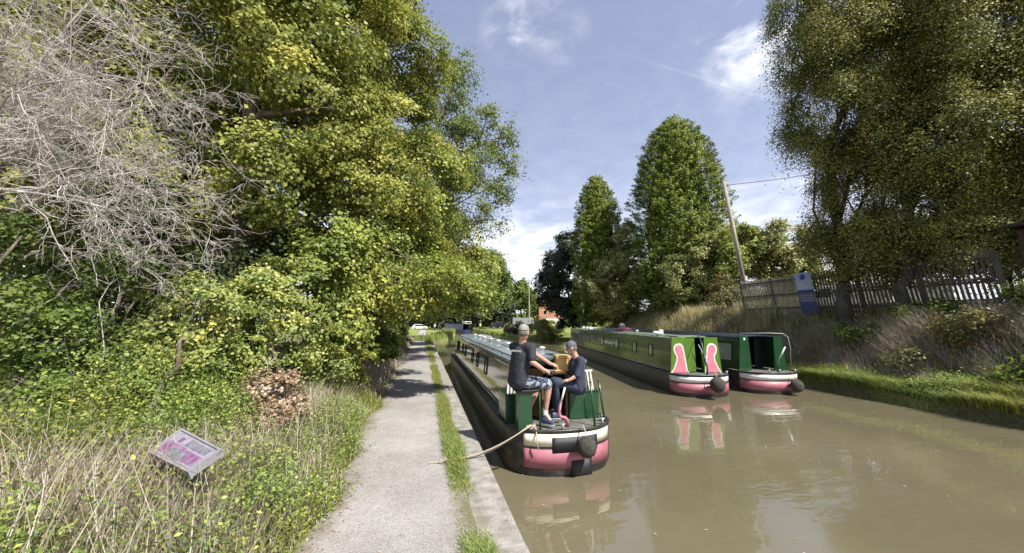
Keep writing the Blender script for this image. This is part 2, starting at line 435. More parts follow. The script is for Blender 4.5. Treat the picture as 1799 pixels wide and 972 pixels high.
# pebbles: fine light and dark speckle in the gravel
vz = nt_.nodes.new('ShaderNodeTexVoronoi'); vz.inputs['Scale'].default_value = 48; nt_.links.new(tcn.outputs['Object'], vz.inputs['Vector'])
rv = ramp(nt_, [(.0, (.80, .79, .78)), (.5, (1, 1, 1)), (1.0, (1.14, 1.13, 1.12))]); sv = nt_.nodes.new('ShaderNodeSeparateColor'); nt_.links.new(vz.outputs['Color'], sv.inputs[0]); nt_.links.new(sv.outputs[0], rv.inputs[0])
mv = nt_.nodes.new('ShaderNodeMix'); mv.data_type = 'RGBA'; mv.blend_type = 'MULTIPLY'; mv.inputs[0].default_value = 1; nt_.links.new(mx_.outputs[2], mv.inputs[6]); nt_.links.new(rv.outputs[0], mv.inputs[7])
nt_.links.new(mv.outputs[2], pb.inputs['Base Color'])
tag(link_mesh('towpath', np_mesh('towpath', V, F, pv_, smooth=True), None, M['gravel']), kind='structure')

wall = empty('canal_wall', (0, 0, 0), label='long pale stone coping wall holding the towpath edge', cat='wall')
mb = MB(); mb.box((.93, 16, -.1), (.2, 56, .78)); mb.build('wall_face', M['stone'], wall)
mb = MB(); y = -11.0
while y < 43.5:
    L = float(rng.uniform(1.5, 2.4)); w = float(rng.uniform(-.008, .008))
    mb.box((.835 + w, y + L / 2, .335 + w * .5), (.45, L - .012, .11)); y += L
mb.build('coping', M['stone'], wall, bevel=.012)


# ------------------------------------------------------------------ foliage
def unit(v): return v / (np.linalg.norm(v, axis=-1, keepdims=True) + 1e-9)


def snoise(p, f, seed=0):
    r = np.random.default_rng(100 + seed); s = 0
    for k in range(5):
        d = r.normal(size=3); d = d / np.linalg.norm(d) * f * r.uniform(.7, 1.9); s = s + np.sin(p @ d + r.uniform(0, 6.3))
    return s / 5


def leaves(P, Nn, size, g, aspect=.62, v=None, ax=None):
    n = len(P)
    if ax is None: ax = g.normal(size=(n, 3))
    t = unit(np.cross(Nn, ax)); b = np.cross(Nn, t)
    if np.isscalar(size): size = size * g.uniform(.65, 1.25, n)
    L = size[:, None] * .5; W = L * aspect
    fold = Nn * L * .25
    V = np.empty((n, 4, 3), np.float32)
    V[:, 0] = P - t * L; V[:, 1] = P + b * W + fold; V[:, 2] = P + t * L; V[:, 3] = P - b * W + fold
    F = np.arange(n * 4).reshape(n, 4)
    if v is None: v = g.uniform(0, 1, n)
    return V.reshape(-1, 3), F, np.repeat(v, 4)


def crown_mesh(name, lobes, leaf, dens, nper, g, rc=.28, flat=.5, droop=0.0, up=.55, gaps=.12, base=(0, 0, 0), thin_back=True, hf=.9, inner=.45, aspect=.78, sub=1.0):
    Cs = []; Os = []
    lob = np.array(lobes, float)
    for i, l in enumerate(lob):
        c = l[:3]; r = l[3:6]; rm = (r[0] * r[1] * r[2]) ** (1 / 3)
        n = max(int(dens * 4 * math.pi * rm ** 2), 6)
        K = int(np.clip(9 * (rm / sub) ** 1.3, 8, 60))
        sd_ = unit(g.normal(size=(K, 3))); sk = g.uniform(.62, .92, K); sr_ = np.clip(1.5 / math.sqrt(K) * g.uniform(.75, 1.3, K), .12, .6)
        kk = g.integers(0, K, n); w_ = unit(g.normal(size=(n, 3)) + sd_[kk] * .55 + np.array([0, 0, .25]))
        k = 1 - np.abs(g.normal(size=n)) * (1 - inner) * .5
        pl = sd_[kk] * sk[kk][:, None] + w_ * sr_[kk][:, None] * k[:, None]
        p = c + pl * r; u = unit(w_ * .75 + sd_[kk] * .5)
        keep = np.ones(n, bool)
        for j, m in enumerate(lob):
            if j == i: continue
            q = np.linalg.norm((p - m[:3]) / m[3:6], axis=1)
            keep &= ~((q < .5) & (g.uniform(size=n) < .75))
        keep &= (snoise(p, 3.0 * hf, 7) > -1 + gaps * 2.6) | (g.uniform(size=n) < .35)
        if thin_back:
            tocam = unit(CAMP - c); back = (u @ tocam) < -.35
            keep &= ~(back & (g.uniform(size=n) < .4))
        Cs.append(p[keep]); Os.append(unit(u / r)[keep])
    C_ = np.concatenate(Cs); O_ = np.concatenate(Os)
    m = len(C_)
    rcs = rc * g.uniform(.6, 1.5, m)
    idx = np.repeat(np.arange(m), nper)
    off = g.normal(size=(len(idx), 3)) * rcs[idx][:, None] * .62
    # flatten each spray along a tilted normal
    sn = unit(O_ * .6 + np.array([0, 0, .9]) + g.normal(size=(m, 3)) * .35)[idx]
    dd = (off * sn).sum(1)[:, None]; off = off - sn * dd * (1 - flat)
    off[:, 2] -= droop * (off[:, 0] ** 2 + off[:, 1] ** 2) / rc + droop * np.abs(g.normal(size=len(idx))) * rc
    P = C_[idx] + off
    Nn = unit(O_[idx] * .95 + np.array([0, 0, up * .85]) + g.normal(size=(len(idx), 3)) * .48)
    cv = np.clip(.5 + .2 * g.normal(size=m) + .22 * snoise(C_, 1.3, 9), 0, 1)
    v = np.clip(cv[idx] + g.normal(size=len(idx)) * .10, 0, 1)
    Vv, F, vv = leaves(P - np.array(base), Nn, leaf, g, aspect, v)
    return np_mesh(name, Vv, F, vv), C_


def limb(mb, a, b, ra, rb, g, n=5, sag=.12, sides=6):
    a = np.asarray(a, float); b = np.asarray(b, float); L = np.linalg.norm(b - a)
    pts = []; rr = []
    j = g.normal(size=(n, 3)) * L * .04
    for k in range(n):
        t = k / (n - 1)
        p = a + (b - a) * t
        p = p + np.array([0, 0, sag * L * math.sin(math.pi * t)]) + (j[k] if 0 < k < n - 1 else 0)
        pts.append(p); rr.append(ra + (rb - ra) * t)
    mb.tube(pts, rr, sides, cap=False)
    return pts


def tree(name, label, cat, base, lobes, leafm, leaf=.08, dens=7, nper=42, trunk_r=.18, seed=1, barkm='bark', group=None, twigs=60, **kw):
    g = np.random.default_rng(seed)
    base = np.asarray(base, float)
    lobes = [tuple(l) if len(l) == 6 else (l[0], l[1], l[2], l[3], l[3], l[3]) for l in lobes]
    root = empty(name, tuple(base), label=label, cat=cat, group=group)
    me, C_ = crown_mesh('crown', lobes, leaf * 1.18, dens * 1.25, nper, g, base=base, **kw)
    link_mesh('crown', me, root, M[leafm])
    mb = MB()
    lc = np.array([l[:3] for l in lobes]); ctr = lc.mean(0)
    low = lc[:, 2].min(); fork = np.array([base[0] * .8 + ctr[0] * .2, base[1] * .8 + ctr[1] * .2, base[2] + max((low - base[2]) * .55, .25)])
    top = np.array([ctr[0] * .7 + base[0] * .3, ctr[1] * .7 + base[1] * .3, lc[:, 2].max()])
    pts = limb(mb, base - np.array([0, 0, .15]), fork, trunk_r * 1.25, trunk_r * .9, g, 5, 0, 9)
    pts2 = limb(mb, fork, top, trunk_r * .9, trunk_r * .25, g, 6, 0, 7)
    for c in lc:
        s = pts2[int(g.integers(0, 4))] if c[2] > fork[2] + 1 else fork
        ri = float(lobes[int(np.argmin(np.linalg.norm(lc - c, axis=1)))][3]); kf = min(1, (ri / 1.5) ** 1.3); limb(mb, s, c, trunk_r * .45 * kf, trunk_r * .14 * kf, g, 5, .06)
    if twigs:
        for q in C_[g.integers(0, len(C_), twigs)]:
            i = int(np.argmin(np.linalg.norm(lc - q, axis=1)))
            limb(mb, lc[i], q, max(trunk_r * .12, .008), .004, g, 4, .05, 4)
    mb.build('trunk', M[barkm], root, smooth=True, off=base)
    return root


def A(x, y, d, r, rz=None):
    p = at(x, y, d); return (p[0], p[1], p[2], r, r, rz or r)


def gnd(x, y): return (x, y, float(height(x, y)))


# ---- left side: the hedge and trees along the towpath
tree('field_maple', 'tall yellow-green maple filling the upper left beside the towpath', 'tree', gnd(-4.6, 9.2),
     [A(470, 40, 9.5, 1.7), A(600, 60, 10.5, 1.7), A(668, -30, 12, 1.5), A(692, 100, 12.5, 1.5), A(560, 190, 9.5, 1.6), A(700, 230, 12.5, 1.7),
      A(640, 330, 10.5, 1.6), A(560, -90, 11, 1.9), A(430, -60, 10, 1.8), A(480, 300, 9, 1.3)],
     'leaf_maple', .085, 8.5, 46, .22, 21, hf=1.2, gaps=.16, rc=.27)
tree('hawthorn_tree', 'dense hawthorn with low bright foliage hanging over the towpath edge', 'tree', gnd(-3.3, 10.4),
     [A(745, 330, 13, 1.45), A(700, 420, 12, 1.5), A(600, 440, 10, 1.3), A(755, 480, 14.5, 1.2), A(650, 510, 11, 1.0), A(540, 500, 8.7, 1.0), A(600, 560, 9.5, .85),
      A(775, 490, 11.5, .65), A(805, 480, 11.5, .5), A(832, 505, 11, .42), A(850, 528, 11, .34), A(800, 525, 10.8, .4), (1.1, 10.0, 3.35, .5, .6, .3), (.55, 10.5, 3.4, .6, .6, .35), (.2, 9.5, 3.7, .6, .6, .35), (-.3, 10.4, 3.2, .6, .6, .35), (1.0, 11.2, 3.3, .5, .5, .3)],
     'leaf_haw', .085, 10, 46, .16, 22, hf=1.3, gaps=.14, rc=.25)
tree('ash_tree', 'ash tree with thin feathery boughs reaching out over the canal', 'tree', gnd(-2.6, 18.5),
     [A(770, 150, 18, 1.7), A(842, 250, 19, 1.7), A(868, 330, 19, 1.1), A(780, 270, 17.5, 2.2), A(800, 370, 18, 1.6), A(880, 240, 19.5, .9),
      A(800, 120, 19, .8), A(868, 385, 18.5, .8), A(893, 290, 19, .65)],
     'leaf_ash', .13, 5.5, 26, .2, 23, hf=1.0, gaps=.30, rc=.34, twigs=160, aspect=.42)
for i, (lb, x, y, lobes, mt) in enumerate([
    ('rounded green tree behind the ash along the towpath hedge', -3.4, 25, [A(775, 430, 24, 2.2), A(800, 480, 26, 2.0), A(740, 400, 23, 2.4), A(740, 500, 25, 1.9), A(835, 470, 27, 1.4)], 'leaf_maple'),
    ('low spreading tree beyond the rounded one at the hedge', -3.2, 34, [A(790, 500, 34, 2.3), A(760, 460, 33, 2.6), A(825, 505, 36, 2.2), A(850, 480, 36, 1.7), A(740, 520, 34, 2.2)], 'leaf_haw'),
    ('farthest hedge tree arching down over the end of the towpath', -3.2, 50, [A(780, 505, 50, 3.0), A(820, 490, 52, 3.2), A(860, 480, 55, 3.0), A(750, 520, 50, 2.5), A(872, 520, 56, 2.2)], 'leaf_mid')]):
    tree('hedge_tree', lb, 'tree', gnd(x, y), lobes, mt, [.15, .2, .28][i], [4.5, 3.6, 2.6][i], 26, .18, 30 + i, group='trees along the towpath hedge', rc=[.4, .5, .65][i], twigs=20)

# shrubs of the hedge close to the camera
hs = [
    ('hazel_shrub', 'bright leafy shrub in sun behind the tilted information panel', gnd(-3.6, 5.9), [A(320, 570, 6.0, 0.61), A(400, 540, 6.5, 0.57), A(260, 650, 5.6, 0.46), A(370, 640, 6.0, 0.46), A(430, 620, 6.9, 0.46)], 'leaf_haw2', .056),
    ('hazel_shrub', 'yellow-green shrub with arching sprays next to the path, above the brown bush', gnd(-3.0, 7.9), [A(490, 545, 7.6, 0.61), A(545, 590, 7.9, 0.49), A(450, 500, 7.4, 0.57), A(490, 640, 7.6, 0.42), A(575, 640, 8.3, 0.38)], 'leaf_haw2', .06),
    ('elder_shrub', 'shaded green shrub under the bare branches at the far left', gnd(-4.6, 4.4), [A(60, 560, 5.0, 0.57), A(150, 500, 5.8, 0.65), A(30, 440, 5.6, 0.61), A(160, 640, 5.2, 0.46), A(60, 680, 4.6, 0.38), A(-60, 560, 4.8, 0.61)], 'leaf_mid', .052),
    ('thorn_bush', 'tangled thorn bush, coloured dark for the shaded hollow between the leafy shrubs', gnd(-5.4, 7.6), [A(300, 450, 8, 1.3), A(200, 420, 8.4, 1.4), A(400, 430, 8.6, 1.2), A(330, 560, 8, 1.3), A(200, 580, 7.8, 1.3)], 'leaf_thorn_shade', .08),
    ('roadside_tree', 'tall leafy tree behind the dead grey branches', gnd(-7.5, 7.5), [A(80, 180, 9.5, 2.0), A(240, 240, 9.5, 1.7), A(330, 90, 10, 1.9), A(180, 20, 10.5, 2.2), A(30, 330, 9, 1.6), A(330, 330, 9.6, 1.5), A(-50, 60, 9.5, 2.0)], 'leaf_maple', .09),
    ('path_shrub', 'low leafy shrub at the path edge in the shade of the maple', gnd(-2.3, 10.2), [A(610, 640, 9.5, .55), A(640, 620, 11.5, .6), A(600, 600, 9.8, .7)], 'leaf_haw', .08),
    ('path_shrub', 'small bush further along the hedge foot by the sunlit path', gnd(-2.6, 15.5), [A(655, 590, 15, 1.0), A(680, 585, 19, 1.0), A(640, 565, 14, 1.0)], 'leaf_mid', .1)]
for i, (nm, lb, b, lobes, mt, lf) in enumerate(hs):
    tree(nm, lb, 'tree' if 'tree' in nm else 'shrub', b, lobes, mt, lf, 14 if lobes[0][3] < 1.2 else 6.5, 56 if lobes[0][3] < 1.2 else 38, .05 if 'tree' not in nm else .18, 40 + i, rc=.17 if lobes[0][3] < 1.2 else .3, hf=1.6, gaps=.26, twigs=90)
# sprawling hedge bottom further along
for i, (y0, lb) in enumerate([(21, 'hedge bush with pale leaves midway down the towpath'), (29, 'hedge bush beyond the middle of the towpath'), (38, 'hedge bush near the far end of the towpath')]):
    b = gnd(-3.0, y0)
    tree('hedge_bush', lb, 'shrub', b, [(-2.9, y0, 1.6, 1.3, 3.6, 1.5), (-3.4, y0 + 2, 2.8, 1.5, 3.6, 1.5), (-2.7, y0 - 3, 1.2, 1.0, 2.4, 1.1)], 'leaf_mid', .15, 3.5, 26, .06, 60 + i, group='bushes in the hedge along the towpath', rc=.35, twigs=10)

tree('backdrop_tree', 'tall tree directly behind the maple, filling the gaps in its crown', 'tree', gnd(-6.5, 15.5),
     [A(420, 420, 15, 2.4), A(560, 380, 15.5, 2.6), A(480, 200, 15, 2.8), A(620, 200, 16, 2.8), A(560, 30, 16, 3.0), A(640, 480, 16, 2.0), A(690, 360, 17, 2.2), A(400, 60, 15, 3.0)], 'leaf_maple', .15, 3.4, 34, .25, 76, rc=.42, twigs=20)
tree('backdrop_tree', 'shaded tree far behind the dead branches at the left edge', 'tree', gnd(-14, 12.5),
     [A(60, 330, 15, 3.0), A(220, 300, 15, 3.0), A(150, 120, 15, 3.2), A(330, 420, 15, 2.6), A(0, 480, 14, 2.6), A(180, 470, 14, 2.6), A(330, 200, 15, 3.0)], 'leaf_mid', .15, 3.0, 34, .25, 77, rc=.45, twigs=20)

# withered brown bush
tree('withered_bush', 'withered pinkish-brown bush at the foot of the hedge', 'shrub', gnd(-2.3, 5.9), [A(488, 695, 6.0, .38), A(515, 715, 6.1, .26), A(455, 725, 5.8, .30), A(430, 765, 5.3, .24), A(470, 740, 5.6, .26)], 'leaf_brown', .05, 40, 30, .008, 70, 'deadwood', rc=.12, twigs=260, hf=3, gaps=.4)


# dead grey branches, upper left
def dead_tree():
    g = np.random.default_rng(5)
    base = np.array(gnd(-6.0, 4.6)); root = empty('dead_tree', tuple(base), label='bare dead grey tree with tangled drooping branches at upper left', cat='tree')
    tb = MB(); br = MB()
    hub = at(-120, 330, 5.2)
    limb(tb, base - np.array([0, 0, .2]), hub, .13, .09, g, 6, 0, 9)
    cnt = [0]

    def grow(p, d, L, r, lv):
        n = 6; pts = [p.copy()]; rr = [r]; dd = d.copy()
        for k in range(n):
            dd = dd + g.normal(size=3) * (.15 + .05 * lv) + np.array([0, 0, -.045 if lv > 0 else -.03])
            dd /= np.linalg.norm(dd); p = p + dd * L / n
            pts.append(p.copy()); rr.append(r * (1 - .62 * (k + 1) / n))
        br.tube(pts, rr, 5 if r > .01 else 3, cap=False); cnt[0] += 1
        if lv >= 4: return
        nb = [9, 7, 4, 2][lv]
        for j in range(nb):
            t = g.uniform(.34 if lv == 0 else .15, 1.0); i = min(int(t * n), n - 1)
            q = pts[i] + (pts[i + 1] - pts[i]) * (t * n - i if t < 1 else 1)
            ax = g.normal(size=3); a = R(g.uniform(22, 62)) * (1 if g.uniform() < .5 else -1)
            td = unit(pts[i + 1] - pts[i]); ax = unit(ax - td * (ax @ td))
            nd = td * math.cos(a) + ax * math.sin(abs(a))
            grow(q, nd, L * g.uniform(.38, .62), max(rr[i] * .5, .0042), lv + 1)

    for (tx, ty, td, r) in [(285, 270, 5.6, .030), (200, 120, 5.8, .034), (310, 70, 6.8, .030), (190, 330, 5.2, .024), (90, 40, 6.0, .028), (300, 170, 6.4, .028),
                            (100, 300, 5.0, .022), (30, 200, 5.4, .022), (400, 20, 7.4, .028), (330, 110, 6.6, .022), (250, 220, 6.2, .024), (60, 110, 5.6, .026)]:
        tgt = at(tx, ty, td); s = hub + g.normal(size=3) * .12
        v = tgt - s; L = np.linalg.norm(v)
        grow(s, unit(v + np.array([0, 0, .14 * L])), L * .93, r, 0)
    tb.build('trunk', M['deadwood'], root, smooth=True, off=base)
    br.build('branches', M['deadwood'], root, smooth=True, off=base)


dead_tree()


# ---- right bank trees
def hang(name, label, base, lobes, seed, dens=6, leaf=.066, group=None):
    return tree(name, label, 'tree', base, lobes, 'leaf_birch', leaf, dens, 78, .24, seed, 'birchbark', group, rc=.36, droop=.75, flat=.8, hf=1.3, gaps=.34, up=.5, twigs=160, sub=.75)


hang('birch_tree', 'dark-trunked birch nearest the blue sign board, full drooping crown', gnd(18.2, 12.2),
     [A(1455, 60, 16.5, 2.2), A(1470, 190, 16.5, 2.2), A(1520, 300, 16, 1.8), A(1560, 60, 16, 2.6), A(1580, 210, 15.5, 2.4), A(1500, 400, 16.5, 1.1), A(1485, 330, 17, .9), A(1440, 420, 17, .8),
      A(1400, 20, 17, 1.3), A(1500, -25, 16.5, 2.2), A(1392, 110, 17, .9), A(1415, 200, 17, 1.0), A(1540, 440, 17, 1.3), A(1465, 265, 16.5, 1.0), A(1425, 400, 17, .8) , A(1500, 430, 15.8, 1.0)], 81, 8)
hang('birch_tree', 'second birch behind the tall fence, sunlit yellowish foliage at right', gnd(18.3, 10.4),
     [A(1680, 60, 14.5, 2.5), A(1660, 240, 14, 2.3), A(1750, 180, 14, 2.2), A(1620, 360, 14.5, 1.6), A(1720, 340, 14, 1.5), A(1790, 60, 14, 2.4), A(1640, -25, 15, 2.2), A(1600, 430, 15.5, 1.3), A(1750, 300, 16, 2.2), A(1740, 420, 15, 1.3), A(1580, 120, 16, 2.4), A(1540, 400, 14.8, 1.0)], 82, 8)
hang('birch_tree', 'birch mostly out of view past the right edge, added to shade the bank', gnd(23.5, 4.0),
     [A(1880, 200, 12.5, 2.6), A(1900, 40, 13, 2.8), A(1860, 330, 13, 1.6), (23.5, 1, 9, 3, 3, 3), (22.5, -1.5, 7.5, 2.6, 2.6, 2.3), (21, -4, 9, 3, 3, 3)], 83, 5)  # crowns beyond the frame added to throw shade on the bank
tree('hanging_shrub', 'pale-leaved shrub spilling over the top of the tall fence', 'shrub', gnd(20.2, 8.0), [A(1705, 420, 13.5, 1.0), A(1740, 450, 13.2, .75), A(1660, 430, 14, .8), A(1770, 420, 13, .8)],
     'leaf_grey', .08, 12, 40, .06, 84, rc=.24, droop=.4)


def conifer(label, px, ptop, d, width, seed, basez):
    g = np.random.default_rng(seed)
    p = at(px, ptop, d); base = np.array([p[0], p[1], basez]); H = p[2] - basez
    root = empty('conifer', tuple(base), label=label, cat='tree', group='pair of tall conifers')
    n = int(1250 * width * H / 60)
    z = g.beta(1.15, 1.15, n); th = g.uniform(0, 2 * math.pi, n)
    prof = np.interp(z, [0, .08, .35, .6, .8, .93, 1], [.86, .95, 1, .92, .72, .42, .08]) * width / 2
    lump = 1 + .10 * np.sin(th * 5 + z * 14) + .08 * np.sin(th * 9 - z * 31 + seed) + .05 * g.normal(size=n)
    rr = prof * lump * (1 - np.abs(g.normal(size=n)) * .10)
    C_ = np.stack([rr * np.cos(th), rr * np.sin(th), z * H + .15 * g.normal(size=n)], 1)
    O_ = np.stack([np.cos(th), np.sin(th), np.full(n, .55)], 1); O_ = unit(O_)
    k = 48; idx = np.repeat(np.arange(n), k)
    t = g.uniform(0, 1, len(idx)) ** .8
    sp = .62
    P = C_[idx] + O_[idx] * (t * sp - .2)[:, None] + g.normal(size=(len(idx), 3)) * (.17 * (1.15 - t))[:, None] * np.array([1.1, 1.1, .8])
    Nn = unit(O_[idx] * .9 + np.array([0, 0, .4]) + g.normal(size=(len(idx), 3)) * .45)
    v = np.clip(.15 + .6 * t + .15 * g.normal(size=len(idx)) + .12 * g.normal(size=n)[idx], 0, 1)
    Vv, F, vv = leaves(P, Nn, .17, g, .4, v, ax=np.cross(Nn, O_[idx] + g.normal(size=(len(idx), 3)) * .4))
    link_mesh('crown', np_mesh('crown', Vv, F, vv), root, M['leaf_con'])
    mb = MB(); mb.tube([(0, 0, -.2), (0, 0, H * .5), (0, 0, H * .93)], [.28, .18, .03], 8)
    # dense inner boughs keep daylight from showing through
    for j in range(90):
        a = g.uniform(0, 6.28); zz = g.uniform(.05, .9); w = np.interp(zz, [0, .35, .8, 1], [.8, .95, .6, .1]) * width / 2
        mb.tube([(0, 0, zz * H), (w * .9 * math.cos(a), w * .9 * math.sin(a), zz * H + .3)], [.05, .012], 4, cap=False)
    mb.build('trunk', M['bark'], root)
    # inner foliage
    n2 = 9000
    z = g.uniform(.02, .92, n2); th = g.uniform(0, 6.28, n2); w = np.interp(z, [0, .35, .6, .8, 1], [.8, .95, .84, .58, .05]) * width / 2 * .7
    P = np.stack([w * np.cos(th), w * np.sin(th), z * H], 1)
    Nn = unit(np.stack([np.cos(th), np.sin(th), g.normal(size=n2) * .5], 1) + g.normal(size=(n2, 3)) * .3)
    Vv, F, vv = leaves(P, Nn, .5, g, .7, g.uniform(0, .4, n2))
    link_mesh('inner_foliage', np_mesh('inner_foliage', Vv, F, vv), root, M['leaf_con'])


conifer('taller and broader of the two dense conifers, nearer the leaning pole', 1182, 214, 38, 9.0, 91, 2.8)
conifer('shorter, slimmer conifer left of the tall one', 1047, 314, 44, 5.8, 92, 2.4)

tree('dark_tree', 'dark bluish tree with ragged outline left of the shorter conifer', 'tree', gnd(20.5, 47), [A(982, 470, 49, 2.4), A(968, 500, 49, 1.9), A(990, 520, 48, 2.4), A(1000, 430, 50, 1.7), A(960, 530, 48, 1.2), A(1000, 550, 47, 1.8)], 'leaf_dark', .22, 4, 30, .2, 101, rc=.4, gaps=.25, twigs=80)
bs = [
    ('willow_bush', 'grey-green willow bush in front of the two conifers', (1075, 39.5), [A(1080, 470, 39.5, 2.15), A(1100, 420, 40.7, 1.69), A(1050, 500, 39.5, 1.69), A(1120, 500, 38.4, 1.92), A(1080, 530, 37.9, 1.69)], 'leaf_grey', .16),
    ('willow_bush', 'broad grey-green bush right of the tall conifer', (1230, 32.4), [A(1220, 455, 33.0, 2.34), A(1250, 430, 33.6, 1.79), A(1200, 490, 32.4, 1.93), A(1262, 480, 32.4, 1.79), A(1230, 510, 31.8, 1.66)], 'leaf_grey', .14),
    ('yellow_bush', 'small bush with bright yellow leaves low in front of the conifers', (1095, 37.8), [A(1098, 512, 37.8, 0.83), A(1090, 528, 37.8, 0.71)], 'leaf_yel', .13),
    ('ivy_bush', 'dark green bush below the tall conifer above the dry grass', (1160, 35.4), [A(1160, 520, 35.4, 1.77), A(1190, 530, 34.2, 1.42), A(1140, 500, 36.6, 1.53), A(1100, 530, 39.5, 1.65), A(1065, 540, 42.5, 1.65), A(1025, 540, 47.2, 2.24), A(1210, 520, 33.0, 1.42)], 'leaf_mid', .14),
    ('apple_tree', 'small fruit tree behind the fence right of the leaning pole', (1370, 30), [A(1370, 430, 29.5, 1.92), A(1330, 430, 30.0, 1.44), A(1410, 450, 29.0, 1.44), A(1370, 465, 29.0, 1.56), A(1320, 460, 30.0, 1.20), A(1340, 505, 30.0, 1.44), A(1400, 500, 29.0, 1.56), A(1430, 490, 28.5, 1.32), A(1375, 520, 29.5, 1.44)], 'leaf_grey', .16),
    ('bright_shrub', 'bright green shrub just behind the leaning pole', (1300, 30), [A(1300, 430, 30, 1.5), A(1280, 460, 30, 1.4), A(1325, 415, 31, 1.1)], 'leaf_haw', .15),
    ('briar_bush', 'reddish-brown briar at the foot of the leaning pole', (1280, 25), [A(1278, 505, 25, .8), A(1300, 520, 24.5, .7), A(1262, 520, 25, .7)], 'leaf_bramble', .1),
    ('garden_tree', 'green tree behind the fence at the far right', (1800, 20), [A(1790, 400, 20, 1.8), A(1830, 380, 20, 2.2), A(1740, 400, 22, 1.5)], 'leaf_haw', .13),
    ('garden_tree', 'shaded tree beyond the fence between the birch trunks', (1600, 27), [A(1580, 430, 27, 2.0), A(1640, 420, 27, 2.2), A(1700, 430, 26, 2)], 'leaf_mid', .16)]
for i, (nm, lb, (px, d), lobes, mt, lf) in enumerate(bs):
    p = at(px, 560, d)
    tree(nm, lb, 'tree' if 'tree' in nm else 'shrub', gnd(p[0], p[1]), lobes, mt, lf, 5.5, 34, .08, 110 + i, rc=.33, gaps=.15, twigs=40)
g = np.random.default_rng(3)
bp = [(16.2, 6.2, .6), (17.3, 7.6, .75), (16.6, 9.0, .6), (17.6, 11.2, .6), (17.2, 13.2, .6), (16.9, 5.0, .7), (18.2, 9.4, .6), (17.7, 15.8, .6), (16.6, 3.6, .8), (18.3, 6.2, .8)]
bw = ['lowest bramble bush near the water at right', 'bramble bush on the bank below the dark hut', 'bramble bush on the slope right of the middle', 'bramble bush under the second birch trunk',
      'bramble bush below the blue sign board', 'bramble bush near the right edge above the water', 'bramble bush close under the tall fence', 'bramble bush behind the farthest narrowboat stern',
      'bramble bush at the very right edge', 'tall bramble bush between the hut and the water']
for i, (x, y, r) in enumerate(bp):
    z = float(height(x, y))
    tree('bramble_bush', bw[i], 'shrub', (x, y, z), [(x, y, z + r * .5, r * 1.3, r * 1.3, r * .7), (x + .6, y + .5, z + r * .4, r, r, r * .6)], 'leaf_bramble' if i % 3 else 'leaf_mid', .085, 9, 30, .02, 130 + i,
         group='brambles on the right bank', rc=.22, twigs=14)

# far trees closing the view
ft = [
    ('leafy tree behind the far lawn, left of the blue boat', at(775, 500, 118), 7, 6.5, 'leaf_mid'), ('broad tree behind the far lawn above the blue boat', at(815, 480, 115), 8.5, 8.5, 'leaf_maple'),
    ('tall tree behind the far lawn above the dark van', at(862, 490, 112), 7.0, 9, 'leaf_mid'), ('dark low tree right behind the person on the lawn', at(838, 545, 104), 5.5, 3.8, 'leaf_dark'),
    ('low dark tree behind the dark van', at(875, 540, 103), 4.5, 4.0, 'leaf_dark'), ('slim tree beyond the grey pole', at(915, 515, 125), 4.2, 6.5, 'leaf_mid'),
    ('dark low tree at the end of the towpath', at(785, 550, 102), 6, 3.6, 'leaf_dark'), ('small tree between the pole and the brick house', at(937, 530, 118), 2.6, 4.5, 'leaf_mid'),
    ('leafy tree closing the towpath end', at(735, 530, 112), 6.5, 5.5, 'leaf_haw')]
for i, (lb, p, rx, rz, mt) in enumerate(ft):
    z0 = .7; zc = max(p[2], z0 + rz * .95)
    tree('distant_tree', lb, 'tree', (p[0], p[1], z0), [(p[0], p[1], zc, rx * .75, rx * .75, rz * .8), (p[0] - rx * .45, p[1], zc - rz * .3, rx * .5, rx * .5, rz * .55), (p[0] + rx * .45, p[1] - 1, zc - rz * .25, rx * .5, rx * .5, rz * .6),
                                                       (p[0], p[1] - rx * .4, zc - rz * .35, rx * .6, rx * .5, rz * .55)], mt, .6, .75, 26, .3, 150 + i, group='trees behind the far lawn', rc=1.0, twigs=0, hf=.35)
p = at(905, 583, 58); tree('waterside_bush', 'dark rounded bush at the corner of the far lawn', 'shrub', (p[0], p[1], .5), [(p[0], p[1], 1.3, 1.6, 1.5, 1.0), (p[0] + 1.3, p[1], 1.1, 1.1, 1.2, .9)], 'leaf_dark', .22, 5, 26, .05, 170, rc=.35, twigs=0)
p = at(958, 578, 52); tree('waterside_bush', 'bright yellow-green bush at the water beyond the moored boats', 'shrub', (p[0], p[1], .5), [(p[0] - .6, p[1], 1.5, 1.6, 1.3, 1.4), (p[0] + 1.5, p[1] + .5, 1.5, 1.6, 1.5, 1.3)], 'leaf_haw2', .2, 6, 26, .05, 171, rc=.3, twigs=0, up=.9)


for i, (lb, x, y, rx) in enumerate([('long low hedge behind the white car', -12, 128, 14), ('long low hedge behind the blue boat', 12, 130, 14), ('long low hedge behind the lawn and van', 36, 128, 15), ('long low hedge right of the brick house', 62, 120, 16)]):
    tree('boundary_hedge', lb, 'hedge', (x, y, .7), [(x + k * rx * .55, y + (k % 2), 2.6, rx * .4, 2.0, 2.6) for k in (-1.5, -.5, .5, 1.5)], 'leaf_mid', .8, .35, 30, .2, 180 + i, group='hedges far behind the lawn', rc=1.1, twigs=0)


